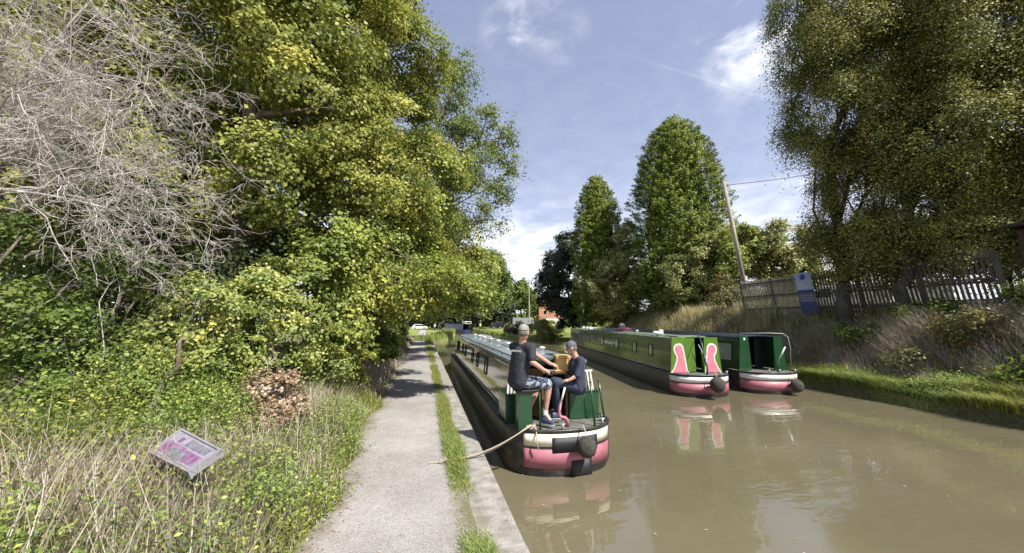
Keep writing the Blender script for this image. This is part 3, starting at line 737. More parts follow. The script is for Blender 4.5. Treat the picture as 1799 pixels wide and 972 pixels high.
# ------------------------------------------------------------------ grasses and ground cover (stuff)
def blades(P, h, w, g, lean=.35, vv=None, wind=(0, 0)):
    n = len(P)
    a = g.uniform(0, 2 * math.pi, n); d = np.stack([np.cos(a), np.sin(a), np.zeros(n)], 1)
    s = np.stack([-np.sin(a), np.cos(a), np.zeros(n)], 1)
    L = g.uniform(.3, 1.4, n)[:, None] * lean * h[:, None]
    ld = unit(d + np.array([wind[0], wind[1], 0])) * L
    up = np.array([0, 0, 1.0])
    W = (w * g.uniform(.6, 1.3, n))[:, None] * .5
    m = P + ld * .3 + up * h[:, None] * .55; t = P + ld + up * h[:, None] * g.uniform(.8, 1, n)[:, None]
    V = np.empty((n, 6, 3), np.float32)
    V[:, 0] = P - s * W; V[:, 1] = P + s * W; V[:, 2] = m + s * W * .8; V[:, 3] = m - s * W * .8; V[:, 4] = t + s * W * .15; V[:, 5] = t - s * W * .15
    o = np.arange(n)[:, None] * 6
    F = np.concatenate([o + np.array([0, 1, 2, 3]), o + np.array([3, 2, 4, 5])])
    if vv is None: vv = g.uniform(0, 1, n)
    return V.reshape(-1, 3), F, np.repeat(vv, 6)


def grass(name, n, xr, yr, h, w, m, seed, dens=None, lean=.35, wind=(0, 0), label=None, cat='grass', ypow=1.0):
    g = np.random.default_rng(seed)
    y = yr[0] + (yr[1] - yr[0]) * g.uniform(size=n) ** ypow
    u = g.uniform(size=n)
    x0 = xr[0](y) if callable(xr[0]) else xr[0]; x1 = xr[1](y) if callable(xr[1]) else xr[1]
    x = x0 + (x1 - x0) * u
    P = np.stack([x, y, np.zeros(n)], 1)
    c = snoise(P, 1.6, seed) * .5 + snoise(P, 4.5, seed + 1) * .5
    k = g.uniform(size=n) < np.clip(.55 + c * (.5 if name == 'towpath_grass' else 1.1), .6 if name == 'towpath_grass' else .05, 1)
    if dens is not None: k &= g.uniform(size=n) < dens(x, y)
    x, y, c = x[k], y[k], c[k]; P = P[k]
    P[:, 2] = height(x, y) - .01
    hh = h(x, y) if callable(h) else np.full(len(x), h)
    hh = hh * g.uniform(.45, 1.15, len(x)) * np.clip(1 + c, .5, 1.6)
    V, F, v = blades(P, hh, w, g, lean, wind=wind)
    o = link_mesh(name, np_mesh(name, V, F, v), None, M[m])
    return tag(o, label, cat, kind='stuff')


def pathedge(y): return -1.13 + .16 * np.clip((6.5 - y) / 3, 0, 1) + .10 * np.sin(y * 1.3) + .07 * np.sin(y * 3.7 + 1) - .06 * np.exp(-((y - 3.2) / 1.2) ** 2)


hedge_h = lambda x, y: np.interp(-1.1 - x, [-.3, .1, .4, 1.0, 3], [.07, .2, .48, .66, .75])
grass('dry_grass', 42000, (-5.2, pathedge), (2.4, 10), hedge_h, .009, 'grass_dry', 201, lean=.55, label='long dry grass between the hedge and the towpath', ypow=1.2)
grass('verge_grass', 42000, (-4.2, pathedge), (2.4, 12), lambda x, y: hedge_h(x, y) * .72, .012, 'grass_green', 202, lean=.5, label='green grass and weeds on the left verge')
grass('tall_dry_grass', 16000, (-2.6, lambda y: pathedge(y) - .02), (11, 46), lambda x, y: np.interp(-1.1 - x, [0, .3, 1.4], [.18, .6, .95]), .022, 'grass_dry', 203, lean=.4, label='tall dry grass along the far part of the hedge')
grass('towpath_grass', 150000, (.40, .74), (2.0, 26), .10, .009, 'grass_green', 204, lean=.9, label='strip of short grass growing between gravel and coping', ypow=1.5,
      dens=lambda x, y: np.clip(1.15 - ((x - .57 - .03 * np.sin(y * 2)) / (.15 + .05 * np.sin(y * 1.1) ** 2)) ** 2, .0, 1))
grass('towpath_grass', 9000, (.25, .85), (26, 46), .14, .02, 'grass_green', 205, lean=.6, label='far end of the grass strip by the coping')
grass('reed_fringe', 9000, (lambda y: lbank(y) - 2.2, lambda y: lbank(y) - .02), (42, 90), .7, .05, 'grass_green', 206, label='grassy fringe where the coping ends')
# right bank
grass('bank_edge_grass', 90000, (lambda y: rbank(y) + .0, lambda y: rbank(y) + 1.15), (3.5, 26), .38, .02, 'grass_green', 207, lean=.9, wind=(-.9, 0), label='bright grass hanging over the right water edge')
grass('bank_grass', 70000, (lambda y: rbank(y) + .9, lambda y: rbank(y) + 5.2), (4, 20), .55, .014, 'grass_dry', 208, lean=.7, wind=(-.5, .2), label='dull long grass covering the shaded bank')
grass('bank_top_grass', 36000, (lambda y: rbank(y) + .8, lambda y: rbank(y) + 6.0), (16, 40), 1.05, .03, 'bank_straw', 209, lean=.4, label='tall pale dry grass on the sunlit bank behind the boats')
grass('bank_green', 20000, (lambda y: rbank(y) + .1, lambda y: rbank(y) + 4.0), (4, 40), .4, .03, 'grass_green', 210, lean=.6, label='green growth among the dry bank grass')
grass('far_reeds', 9000, (lambda y: rbank(y) - .05, lambda y: rbank(y) + .7), (52, 110), .5, .08, 'grass_green', 211, label='uneven grass lip of the far lawn')


def scatter(name, n, xr, yr, hfun, leaf, m, seed, label, cat='undergrowth', k=9, r=.09, dens=None):
    g = np.random.default_rng(seed)
    y = g.uniform(*yr, n); x0 = xr[0](y) if callable(xr[0]) else xr[0]; x1 = xr[1](y) if callable(xr[1]) else xr[1]
    x = x0 + (x1 - x0) * g.uniform(size=n)
    c = snoise(np.stack([x, y, y * 0], 1), 2.3, seed)
    kk = g.uniform(size=n) < np.clip(.45 + c, .03, 1)
    if dens is not None: kk &= g.uniform(size=n) < dens(x, y)
    x, y, c = x[kk], y[kk], c[kk]
    z = height(x, y) + hfun(x, y) * g.uniform(.1, 1, len(x)) * np.clip(1 + c, .6, 1.7)
    C_ = np.stack([x, y, z], 1); idx = np.repeat(np.arange(len(x)), k)
    P = C_[idx] + g.normal(size=(len(idx), 3)) * r
    Nn = unit(np.array([0, 0, .9]) + g.normal(size=(len(idx), 3)) * .55)
    v = np.clip(.5 + .25 * g.normal(size=len(x))[idx] + .15 * g.normal(size=len(idx)), 0, 1)
    V, F, vv = leaves(P, Nn, leaf, g, .55, v)
    tag(link_mesh(name, np_mesh(name, V, F, vv), None, M[m]), label, cat, kind='stuff')


scatter('weeds', 8500, (-3.4, lambda y: pathedge(y) + .02), (3.0, 9.5), lambda x, y: np.interp(-1.1 - x, [-.15, .15, .5, 2], [.08, .42, .7, .6]), .045, 'weed', 221, 'leafy weeds crowding the left edge of the path',
        dens=lambda x, y: np.where((y > 4.4) | (x < -2.6), 1, .35))
scatter('nettles', 5200, (-5.6, -2.2), (2.3, 5.2), lambda x, y: .45 + 0 * x, .055, 'weed', 222, 'nettles and bramble leaves in the lower left corner', r=.11)
scatter('ground_ivy', 3500, (-6.5, -2.3), (4, 13), lambda x, y: .5 + 0 * x, .055, 'leaf_haw', 223, 'leafy undergrowth in the shade under the hedge', r=.15)
scatter('bank_weeds', 7500, (lambda y: rbank(y) + .1, lambda y: rbank(y) + 1.3), (3.5, 22), lambda x, y: .30 + 0 * x, .07, 'weed', 224, 'broad-leaved weeds along the right water edge', r=.12)
scatter('bank_scrub', 2600, (lambda y: rbank(y) + 1.0, lambda y: rbank(y) + 4.4), (3.5, 20), lambda x, y: .4 + 0 * x, .08, 'leaf_bramble', 225, 'dull scrub leaves scattered over the shaded bank', r=.16)
grass('dry_stems', 7500, (-4.6, lambda y: pathedge(y) - .25), (2.6, 8.5), lambda x, y: np.interp(-1.1 - x, [0, .5, 1.2, 3], [.35, .7, .95, 1.05]), .008, 'leaf_straw', 231, lean=.45, label='pale brittle dead stems standing in the verge around the panel', cat='dead stems', dens=lambda x, y: np.interp(x, [-4.2, -3.2, -2.4, -1.6], [.15, .3, .8, 1]))
scatter('verge_herbs', 4500, (-4.2, -1.5), (3.2, 7.5), lambda x, y: np.interp(-1.1 - x, [.2, .8, 2], [.4, .75, .8]), .042, 'weed', 232, 'tall leafy weeds half burying the information panel', k=12, r=.10, dens=lambda x, y: np.where((np.abs(x + 2.25) < .42) & (np.abs(y - 4.5) < .55), .0, 1))
g = np.random.default_rng(9); n = 230; y = g.uniform(3, 22, n); x = g.uniform(1.2, 14, n) ; x = np.where(g.uniform(size=n) < .45, rbank(y) - np.abs(g.normal(size=n)) * .5, x)
V, F, v = leaves(np.stack([x, y, np.full(n, .006)], 1), unit(np.array([0, 0, 1.0]) + g.normal(size=(n, 3)) * .03), .05, g)
tag(link_mesh('floating_leaves', np_mesh('floating_leaves', V, F, v), None, M['leaf_straw']), 'few small pale leaves floating on the brown canal', 'floating leaves', kind='stuff')
# fallen leaf litter on path
g = np.random.default_rng(8)
n = 900; y = g.uniform(2.5, 24, n); x = np.where(g.uniform(size=n) < .6, -1.1 + np.abs(g.normal(size=n)) * .3, g.uniform(-1.1, 1.0, n))
V, F, v = leaves(np.stack([x, y, np.full(n, .394)], 1), unit(np.array([0, 0, 1.0]) + g.normal(size=(n, 3)) * .25), .028, g)
tag(link_mesh('leaf_litter', np_mesh('leaf_litter', V, F, v), None, M['leaf_brown']), 'scattered fallen leaves on the gravel path', 'leaf litter', kind='stuff')


# tall dead stalks at left
def stalk(label, p0, p1, r):
    g = np.random.default_rng(int(abs(p0[0] * 1000)))
    root = empty('dead_stalk', tuple(p0), label=label, cat='plant', group='dead hogweed stalks in the hedge')
    mb = MB(); pts = limb(mb, p0, p1, r, r * .45, g, 6, .0, 6)
    mb.build('stem', M['deadwood'], root, smooth=True, off=p0)
    mb = MB()
    for k in range(9):
        a = g.uniform(0, 6.28); e = g.uniform(.05, .16)
        q = np.array(p1) + np.array([e * math.cos(a), e * math.sin(a), g.uniform(.04, .14)])
        mb.tube([p1, q], [r * .35, .002], 4, cap=False)
    mb.build('seed_head', M['deadwood'], root, off=p0)


for lb, a, b in [('tall straight dead stalk standing in the middle of the left shrubs', (160, 740), (192, 500)), ('short dead stalk leaning at the far left', (120, 790), (60, 640)), ('pale dead stalk near the left edge', (40, 790), (5, 620)),
                 ('dead stalk rising between the shrub and the brown bush', (420, 760), (470, 640))]:
    d = 4.9 if a[0] < 400 else 6.0
    stalk(lb, at(a[0], a[1], d), at(b[0], b[1], d + .3), .011)

# lectern-style information panel
ip = empty('information_panel', (-2.3, 4.45, .42), label='tilted grey-framed information panel with a magenta picture in the undergrowth', cat='sign')
o0 = Vector((-2.3, 4.45, .42))
Pa, Pb, Pc, Pd = [Vector(v) - o0 for v in [(-2.70, 4.65, 1.27), (-2.02, 4.04, 1.24), (-1.86, 4.24, 1.36), (-2.58, 4.95, 1.41)]]


def quadpt(u, v): return (Pa * (1 - u) + Pb * u) * (1 - v) + (Pd * (1 - u) + Pc * u) * v


nrm = (Pb - Pa).cross(Pd - Pa).normalized()


def panel_slab(u0, u1, v0, v1, n0, n1, name, m, parent):
    vs = [quadpt(u, v) + nrm * n for n in (n0, n1) for u, v in ((u0, v0), (u1, v0), (u1, v1), (u0, v1))]
    return MB().add([tuple(v) for v in vs], [(3, 2, 1, 0), (4, 5, 6, 7), (0, 1, 5, 4), (1, 2, 6, 5), (2, 3, 7, 6), (3, 0, 4, 7)]).build(name, m, parent)


panel_slab(.03, .97, .04, .96, -.05, -.002, 'backing_board', M['steel'], ip)
art = panel_slab(.06, .94, .1, .9, -.002, .004, 'display_face', M['lilac'], ip)
panel_slab(.08, .52, .16, .56, .004, .007, 'picture', M['magenta'], art); panel_slab(.52, .9, .18, .52, .004, .0072, 'picture', M['magenta'], art)
panel_slab(.30, .62, .14, .42, .007, .010, 'picture', M['greypatch'], art); panel_slab(.42, .90, .60, .84, .004, .007, 'picture', M['greypatch'], art)
panel_slab(.22, .30, .62, .80, .004, .007, 'emblem', M['signpurp'], art)
for k in range(4): panel_slab(.46, .86 - .05 * (k % 2), .635 + k * .048, .65 + k * .048, .007, .009, 'text_line', M['lilac'], art)
for i, uvs in enumerate([(0, 1, 0, .06), (0, 1, .94, 1), (0, .04, .06, .94), (.96, 1, .06, .94)]):
    panel_slab(*uvs, -.065 if i == 0 else -.055, .014, 'frame', M['steel'], ip)
mb = MB(); c = (Pa + Pb + Pc + Pd) / 4
mb.box((c.x, c.y, (c.z - .06) / 2 - .1), (.09, .09, c.z - .02)); mb.build('post', M['matblack'], ip, bevel=.005)
mb = MB(); mb.box((c.x, c.y, c.z - .11), (.34, .30, .04)); mb.build('bracket', M['matblack'], ip)


# ------------------------------------------------------------------ narrowboats
def hull_station(L, y, bowlen=3.6):
    W = 1.03
    if y < .85: w = W * (1 - ((.85 - y) / .85) ** 2.3) ** (1 / 2.3)
    elif y > L - bowlen: t = (y - (L - bowlen)) / bowlen; w = W * (1 - t ** 2.1) + .03
    else: w = W
    sheer = .72 + .03 * max(0, 1 - y / 1.5) + (.42 * ((y - (L - 3.5)) / 3.5) ** 2 if y > L - 3.5 else 0)
    return w, sheer


def narrowboat(label, loc, rz, L, cab0, cab1, ztop, paint, roofm, hullm='black', wins=(), group=None, band=True, win_m='glass', both=True):
    root = empty('narrowboat', loc, rz, label, 'narrowboat', group)
    ys = list(.85 * (1 - np.cos(np.linspace(0, math.pi / 2, 12)))) + list(np.linspace(1.2, L - 3.6, 16)) + list(np.linspace(L - 3.3, L, 12))
    st = [hull_station(L, y) for y in ys]
    mb = MB(); lev = [(-.45, .9), (-.02, .965), (.12, 1.0), (.40, 1.0), (None, 1.0)]
    vs = []; n = len(ys)
    for s in (-1, 1):
        for z, k in lev:
            for y, (w, sh) in zip(ys, st):
                zz = sh if z is None else z
                inset = .0
                yy = y + (.05 if (z is not None and z < 0 and y < .5) else 0)
                vs.append((s * w * k, yy, zz))
    fs = []
    for si in range(2):
        o = si * len(lev) * n
        for a in range(len(lev) - 1):
            for i in range(n - 1):
                q = (o + a * n + i, o + a * n + i + 1, o + (a + 1) * n + i + 1, o + (a + 1) * n + i)
                fs.append(q if si else q[::-1])
    mb.add(vs, fs)
    hl = mb.build('hull', M[hullm], root, smooth=True)
    hl.modifiers.new('w', 'WELD').merge_threshold = .003
    # deck and gunwale
    mb = MB(); vs = []
    for y, (w, sh) in zip(ys, st): vs += [(-w + .01, y, sh - .012), (w - .01, y, sh - .012)]
    mb.add(vs, [(2 * i, 2 * i + 1, 2 * i + 3, 2 * i + 2) for i in range(n - 1)]); mb.build('deck', M['deck'], root)
    mb = MB()
    ring = [(-(w), y, sh) for y, (w, sh) in zip(ys, st)][::-1] + [((w), y, sh) for y, (w, sh) in zip(ys, st)][1:]
    mb.tube(ring, .024, 6); mb.build('gunwale', M[hullm], root, smooth=True)
    mb = MB()
    ring = [(-(w + .008), y, .34) for y, (w, sh) in zip(ys, st) if y > .9][::-1]
    mb.tube(ring, .018, 5); mb.tube([(-p[0], p[1], p[2]) for p in ring], .018, 5); mb.build('rubbing_strake', M[hullm], root, smooth=True)

    def bandpart(name, m, z0, z1, off, x0=-1.1, x1=1.1, ymax=.80):
        pts = []
        ysb = list(.85 * (1 - np.cos(np.linspace(0, math.pi / 2, 26))))
        for s in (-1, 1):
            seq = ysb[::-1] if s < 0 else ysb[1:]
            for y in seq:
                if y > ymax: continue
                w, _ = hull_station(L, y); pts.append((s * w, y))
        pts = [q for q in pts if x0 <= q[0] <= x1]
        P = np.array(pts); t = np.gradient(P, axis=0); t /= np.linalg.norm(t, axis=1)[:, None] + 1e-9
        nn_ = np.stack([t[:, 1], -t[:, 0]], 1)
        q = P + nn_ * off; vs = []; fs = []
        for a, b in q: vs += [(a, b, z0), (a, b, z1)]
        for i in range(len(q) - 1): fs.append((2 * i, 2 * i + 2, 2 * i + 3, 2 * i + 1))
        ob = MB().add(vs, fs).build(name, m, root, smooth=True)
        so = ob.modifiers.new('s', 'SOLIDIFY'); so.thickness = off + .01; so.offset = -1
        return ob
    root_band = bandpart
    if band:
        bandpart('white_stern_band', M['white'], .50, .685, .005); bandpart('red_stern_band', M['red'], .14, .455, .005)
    # cabin shell (slanting sides, cambered roof, open at the back)
    xb, xt = .86, .76; zb = .74
    prof = [(-xb, zb), (-xt, ztop - .03), (-xt + .03, ztop), (-.4, ztop + .045), (0, ztop + .06), (.4, ztop + .045), (xt - .03, ztop), (xt, ztop - .03), (xb, zb)]
    mb = MB()
    side = []
    for s in (-1, 1):
        mb.add([(s * xb, cab0, zb), (s * xb, cab1, zb), (s * xt, cab1, ztop - .02), (s * xt, cab0, ztop - .02)], [(0, 1, 2, 3) if s > 0 else (3, 2, 1, 0)])
    mb.add([(-xb, cab1, zb), (xb, cab1, zb), (xt, cab1, ztop - .02), (-xt, cab1, ztop - .02)], [(0, 1, 2, 3)])
    cs = mb.build('cabin_side', M[paint], root); so = cs.modifiers.new('s', 'SOLIDIFY'); so.thickness = .03; so.offset = 1 if False else -1
    mb = MB(); rp = [(-xt - .035, ztop - .035), (-xt - .02, ztop + .005), (-.4, ztop + .05), (0, ztop + .065), (.4, ztop + .05), (xt + .02, ztop + .005), (xt + .035, ztop - .035)]
    rp2 = [(x * .97, z - .03) for x, z in rp[::-1]]
    Mx = Matrix(((1, 0, 0, 0), (0, 0, -1, cab1 + .04), (0, 1, 0, 0), (0, 0, 0, 1)))
    mb.prism(rp + rp2, cab1 - cab0 + .08, Mx); roof = mb.build('roof', M[roofm], root)
    mb = MB()
    for s in (-1, 1):
        mb.tube([(s * (xt - .07), cab0 + .1, ztop + .055), (s * (xt - .07), cab1 - .3, ztop + .055)], .016, 6)
        for k in range(int((cab1 - cab0) / 1.2)):
            mb.box((s * (xt - .07), cab0 + .2 + k * 1.2, ztop + .03), (.03, .05, .05))
    mb.build('handrail', M[paint], roof)
    # bottom moulding line, also breaks the flat side
    def sx(z): return xb + (xt - xb) * (z - zb) / (ztop - zb)
    mb = MB()
    for s in (-1, 1):
        for z in (zb + .06, ztop - .12):
            mb.box((s * (sx(z) + .006), (cab0 + cab1) / 2, z), (.014, cab1 - cab0 - .1, .018))
    mb.build('moulding', M[paint], root)
    for (wy, ww, wz0, wz1, pane) in wins:
        for s in ((-1, 1) if both else (-1,)):
            f = MB(); e = .035
            def qd(y0, y1, z0, z1, o): return [(s * (sx(z0) + o), y0, z0), (s * (sx(z0) + o), y1, z0), (s * (sx(z1) + o), y1, z1), (s * (sx(z1) + o), y0, z1)]
            for (y0, y1, z0, z1) in ((wy - e, wy + ww + e, wz0 - e, wz0), (wy - e, wy + ww + e, wz1, wz1 + e), (wy - e, wy, wz0, wz1), (wy + ww, wy + ww + e, wz0, wz1)):
                a = qd(y0, y1, z0, z1, -.01); b = qd(y0, y1, z0, z1, .022)
                f.add(a + b, [(0, 1, 2, 3), (4, 7, 6, 5), (0, 4, 5, 1), (1, 5, 6, 2), (2, 6, 7, 3), (3, 7, 4, 0)])
            fr = f.build('window', M['matblack'], root)
            MB().add(qd(wy, wy + ww, wz0, wz1, .008), [(0, 1, 2, 3)]).build('pane', M[pane], fr)
    return root, roof, bandpart


def vent(parent, x, y, z):
    mb = MB(); mb.tube([(x, y, z), (x, y, z + .07)], .035, 10)
    mb.ellipsoid((x, y, z + .085), (.085, .085, .035), 12, 6); mb.build('mushroom_vent', M['white'], parent, smooth=True)


def button_fender(name, label, loc, r, parentless=True):
    root = empty(name, loc, label=label, cat='fender', group='rope button fenders on the sterns')
    mb = MB(); g = np.random.default_rng(4); mb.ellipsoid((0, 0, 0), (r * 1.05, r * .95, r * 1.1), 24, 16)
    V = np.array(mb.V); ang = np.arctan2(V[:, 0], V[:, 1]); k = 1 + .045 * np.sin(ang * 9 + V[:, 2] * 60) + .02 * g.normal(size=len(V)); mb.V = [tuple(p) for p in V * k[:, None]]
    mb.build('knot', M['rope_dark'], root, smooth=True)
    mb = MB(); mb.tube([(0, -.02, r * .9), (0, .06, r * 1.6), (0, .14, r * 2.0)], .012, 6); mb.build('lanyard', M['rope'], root)
    return root


# --- boat 1 (nearest) ---
B1 = (2.5, 6.02, 0.0)
w1 = []
for k, yy in enumerate([3.9, 5.6, 6.9, 9.2, 10.3, 12.2, 12.9]):
    w1.append((yy, .30 if k else .34, 1.20, 1.58, 'glass'))
b1, roof1, band1 = narrowboat('nearest narrowboat, gloss olive side and sky-tinted roof, two men on its stern', B1, R(-.3), 17.6, 1.05, 14.6, 1.82, 'olive', 'roof_sky_sheen', wins=w1, band=False)
band1('white_stern_band', M['cream'], .50, .70, .005, -.78, .86); band1('red_stern_band', M['red'], .15, .455, .005, -.78, .86)
band1('black_centre_panel', M['matblack'], .40, .645, .012, -.36, .52); band1('rudder_and_shade', M['matblack'], -.05, .26, .010, -.08, .40)  # black panel across the centre; lower strip is rudder plus painted shade
# stern woodwork and lockers (local metres)
for lx, wid, nm in ((-.80, .36, 'left'), (.60, .62, 'right')):
    mb = MB(); mb.box((lx, 1.05, .98), (wid, .62, .50)); mb.build('locker', M['dkgreen'], b1, bevel=.01)
    mb = MB(); mb.box((lx, 1.05, 1.245), (wid + .03, .66, .025)); mb.build('locker_lid', M['dkgreen'], b1, bevel=.005)
mb = MB()
for k in range(4): mb.box((-.91 + k * .065, .80, 1.43), (.038, .022, .34), Matrix.Rotation(R(4), 3, 'Y'))
mb.box((-.81, .80, 1.60), (.28, .03, .03)); mb.build('slatted_rail', M['white'], b1)
mb = MB()
for x in (.47, .60, .73, .80): mb.box((x, .82, 1.44), (.032, .022, .37), Matrix.Rotation(R(-3 if x < .6 else -9), 3, 'Y'))
mb.box((.63, .82, 1.625), (.38, .03, .03)); mb.build('slatted_rail', M['white'], b1)
# back bulkhead with an open doorway
mb = MB(); mb.box((-.62, 1.12, 1.28), (.42, .04, 1.02)); mb.box((.62, 1.12, 1.28), (.42, .04, 1.02)); mb.box((0, 1.12, 1.76), (.82, .04, .10)); mb.build('bulkhead', M['dkgreen'], b1)
d = MB(); d.box((-.30, .96, 1.22), (.05, .34, .90), Matrix.Rotation(R(25), 3, 'Z')); d.build('door', M['brownwood'], b1)
d = MB(); d.box((.33, .96, 1.22), (.05, .34, .90), Matrix.Rotation(R(-25), 3, 'Z')); d.build('door', M['brownwood'], b1)
mb = MB(); mb.box((0, 3.2, 1.25), (1.45, .03, .9)); mb.build('cabin_partition', M['brownwood'], b1)
mb = MB(); mb.box((.02, 1.35, 1.86), (.72, 1.1, .04)); mb.build('hatch', M['dkgreen'], b1, bevel=.01)
mb = MB(); mb.box((.12, .80, 1.635), (.80, .36, .026)); mb.build('shelf', M['brownwood'], b1, bevel=.004)
for x in (-.14, .44): MB().box((x, .80, 1.18), (.03, .03, .88)).build('shelf_leg', M['dkgreen'], b1)
# seat pedestal and posts at the rail
mb = MB(); mb.box((-.74, .34, 1.06), (.25, .24, .64)); mb.build('seat_pedestal', M['dkgreen'], b1, bevel=.012)
mb = MB(); mb.box((-.70, .34, 1.40), (.42, .34, .05)); mb.build('seat', M['matblack'], b1, bevel=.02)
for (x, y, x2, y2, h) in ((-.47, .22, -.48, .24, 1.56), (.55, .20, .50, .24, 1.50), (.86, .42, .78, .46, 1.48)):
    mb = MB(); mb.tube([(x, y, .73), (x2, y2, h)], .021, 8); mb.ellipsoid((x2, y2, h), (.027, .027, .027), 8, 6); mb.build('rail_post', M['dkgreen'], b1, smooth=True)
# tiller: red foot, pale arm
mb = MB(); mb.tube([(.06, .30, .74), (.06, .30, .84), (.02, .30, .88), (-.06, .32, .90), (-.08, .34, .96), (-.03, .36, 1.14)], [.045, .042, .036, .03, .026, .022], 10); tl = mb.build('tiller', M['red'], b1, smooth=True)
mb = MB(); mb.tube([(-.03, .36, 1.14), (.06, .38, 1.40)], .019, 8); mb.build('tiller_bar', M['white'], tl, smooth=True)
for (x, y) in ((-.10, .10), (.74, .28), (.82, .50)):
    mb = MB(); mb.tube([(x, y, .73), (x, y, .84)], .022, 8); mb.tube([(x - .05, y, .83), (x + .05, y, .83)], .016, 6); mb.build('mooring_dolly', M['steel'], b1, smooth=True)
mb = MB(); mb.box((-.745, 1.06, 1.805), (.10, .06, .06)); mb.build('corner_trim', M['red'], b1, bevel=.005)
for k in range(7): vent(roof1, -.05 + .02 * math.sin(k * 3), 3.2 + k * 1.45, 1.87)
vent(roof1, .45, 2.9, 1.85)
mb = MB(); pts = [(-.12 + .10 * math.sin(k * .9) * .4, 1.25 + k * .45, 1.895 - .002 * k * 0) for k in range(14)]; mb.tube(pts, .011, 6)
r_ = tag(mb.build('centre_rope', M['rope'], None, smooth=True), 'pale centre rope lying along the sky-tinted roof of the nearest boat', 'rope'); r_.location = B1
mb = MB()
for k, x in enumerate((.0, .12, .24, .36)): mb.box((x * .8 + .05, 0, .02 + .012 * k), (.06, 2.3, .035), Matrix.Rotation(R(k - 2), 3, 'Z'))
r_ = tag(mb.build('gangplank', M['white'], None), 'white planks stacked on the far roof end of the nearest boat', 'plank'); r_.location = (2.65, 17.6, 1.865)
mb = MB(); mb.tube([(-.22, 17.2, 1.05), (.22, 17.2, 1.05)], .025, 8); mb.tube([(0, 17.2, .95), (0, 17.2, 1.12)], .03, 8); mb.build('bow_stud', M['steel'], b1)
fb = button_fender('bow_fender', 'dark blue rope fender on the bow of the nearest boat', (2.55, 6.02 + 17.72, .95), .18)
button_fender('stern_fender', 'round tarred rope fender hanging on the nearest boat stern', (2.70, 5.82, .53), .155)
# mooring line, ring
mr_ = empty('mooring_line', (.29, 6.11, .39), label='pale mooring rope from the towpath ring to the nearest boat', cat='rope')
o_ = np.array([.29, 6.11, .39])
for k, sgn in enumerate((0, 1)):
    mb = MB(); pts = []
    a = np.array([.33, 6.1 + .03 * sgn, .41]); b = np.array([1.84, 6.15 + .05 * sgn, .84])
    for t in np.linspace(0, 1, 16):
        p = a + (b - a) * t; p[2] -= (.13 + .05 * sgn) * math.sin(math.pi * t) * (1 - .2 * t); p[2] = max(p[2], .402 if p[0] < 1.08 else -1); pts.append(p)
    if k == 0: pts += [np.array([1.88, 6.2, .82]), np.array([1.92, 6.14, .78]), np.array([1.90, 6.05, .60]), np.array([1.93, 6.04, .48])]
    mb.tube(pts, .0105, 7); mb.build('rope_strand', M['rope'], mr_, smooth=True, off=o_)
mb = MB(); g = np.random.default_rng(2)
for k in range(3):
    mb.tube([(.33 + .05 * math.cos(t) + k * .02, 6.1 + .04 * math.sin(t), .41 + .012 * k) for t in np.linspace(0, 6.2, 12)], .011, 6)
mb.tube([(.34, 6.1, .405), (.28, 6.08, .403), (.2, 6.12, .403), (.13, 6.07, .403)], [.014, .012, .014, .008], 6)
mb.build('knot', M['rope'], mr_, smooth=True, off=o_)
mb = MB(); mb.tube([(.38 + .045 * math.cos(t), 6.1, .41 + .045 * math.sin(t)) for t in np.linspace(0, 6.28, 16)], .009, 6); mb.build('iron_ring', M['steel'], mr_, smooth=True, off=o_)
for (x, y, z, lb) in ((1.86, 6.24, .80, 'small coil of pale rope on the left stern corner of the nearest boat'),):
    mb = MB()
    for k in range(4): mb.tube([((.055 + .008 * k) * math.cos(t), (.05) * math.sin(t), .015 * k + .01 * math.sin(3 * t)) for t in np.linspace(0, 6.28, 18)], .011, 6)
    o = tag(mb.build('rope_coil', M['rope'], None, smooth=True), lb, 'rope'); o.location = (x, y, z - .03)
# wooden box
bx_ = empty('wooden_box', (2.66, 6.80, 1.652), label='square pale pine box standing on the boat shelf between the men', cat='box')
mb = MB(); mb.box((0, 0, .14), (.26, .20, .27)); mb.build('case', M['wood'], bx_)
mb = MB()
for z in (.02, .262): mb.box((0, -.106, z), (.285, .018, .036))
for x in (-.125, .125): mb.box((x, -.106, .141), (.036, .017, .206))
mb.build('trim', M['wood'], bx_, bevel=.003)
mb = MB(); mb.box((0, 0, .285), (.29, .23, .018)); mb.build('lid', M['wood'], bx_, bevel=.003)
# paper on shelf
mb = MB(); mb.box((0, 0, .008), (.26, .15, .014), Matrix.Rotation(R(14), 3, 'Z'))
o = tag(mb.build('paper', M['white'], None), 'white folded papers in front of the doorway below the pine box', 'paper'); o.location = (2.38, 6.72, 1.655)

# --- boats 2 and 3 ---
def place_boat(sx_, sy_, ang):  # stern centre at deck
    return (sx_, sy_, 0.0), R(-ang)


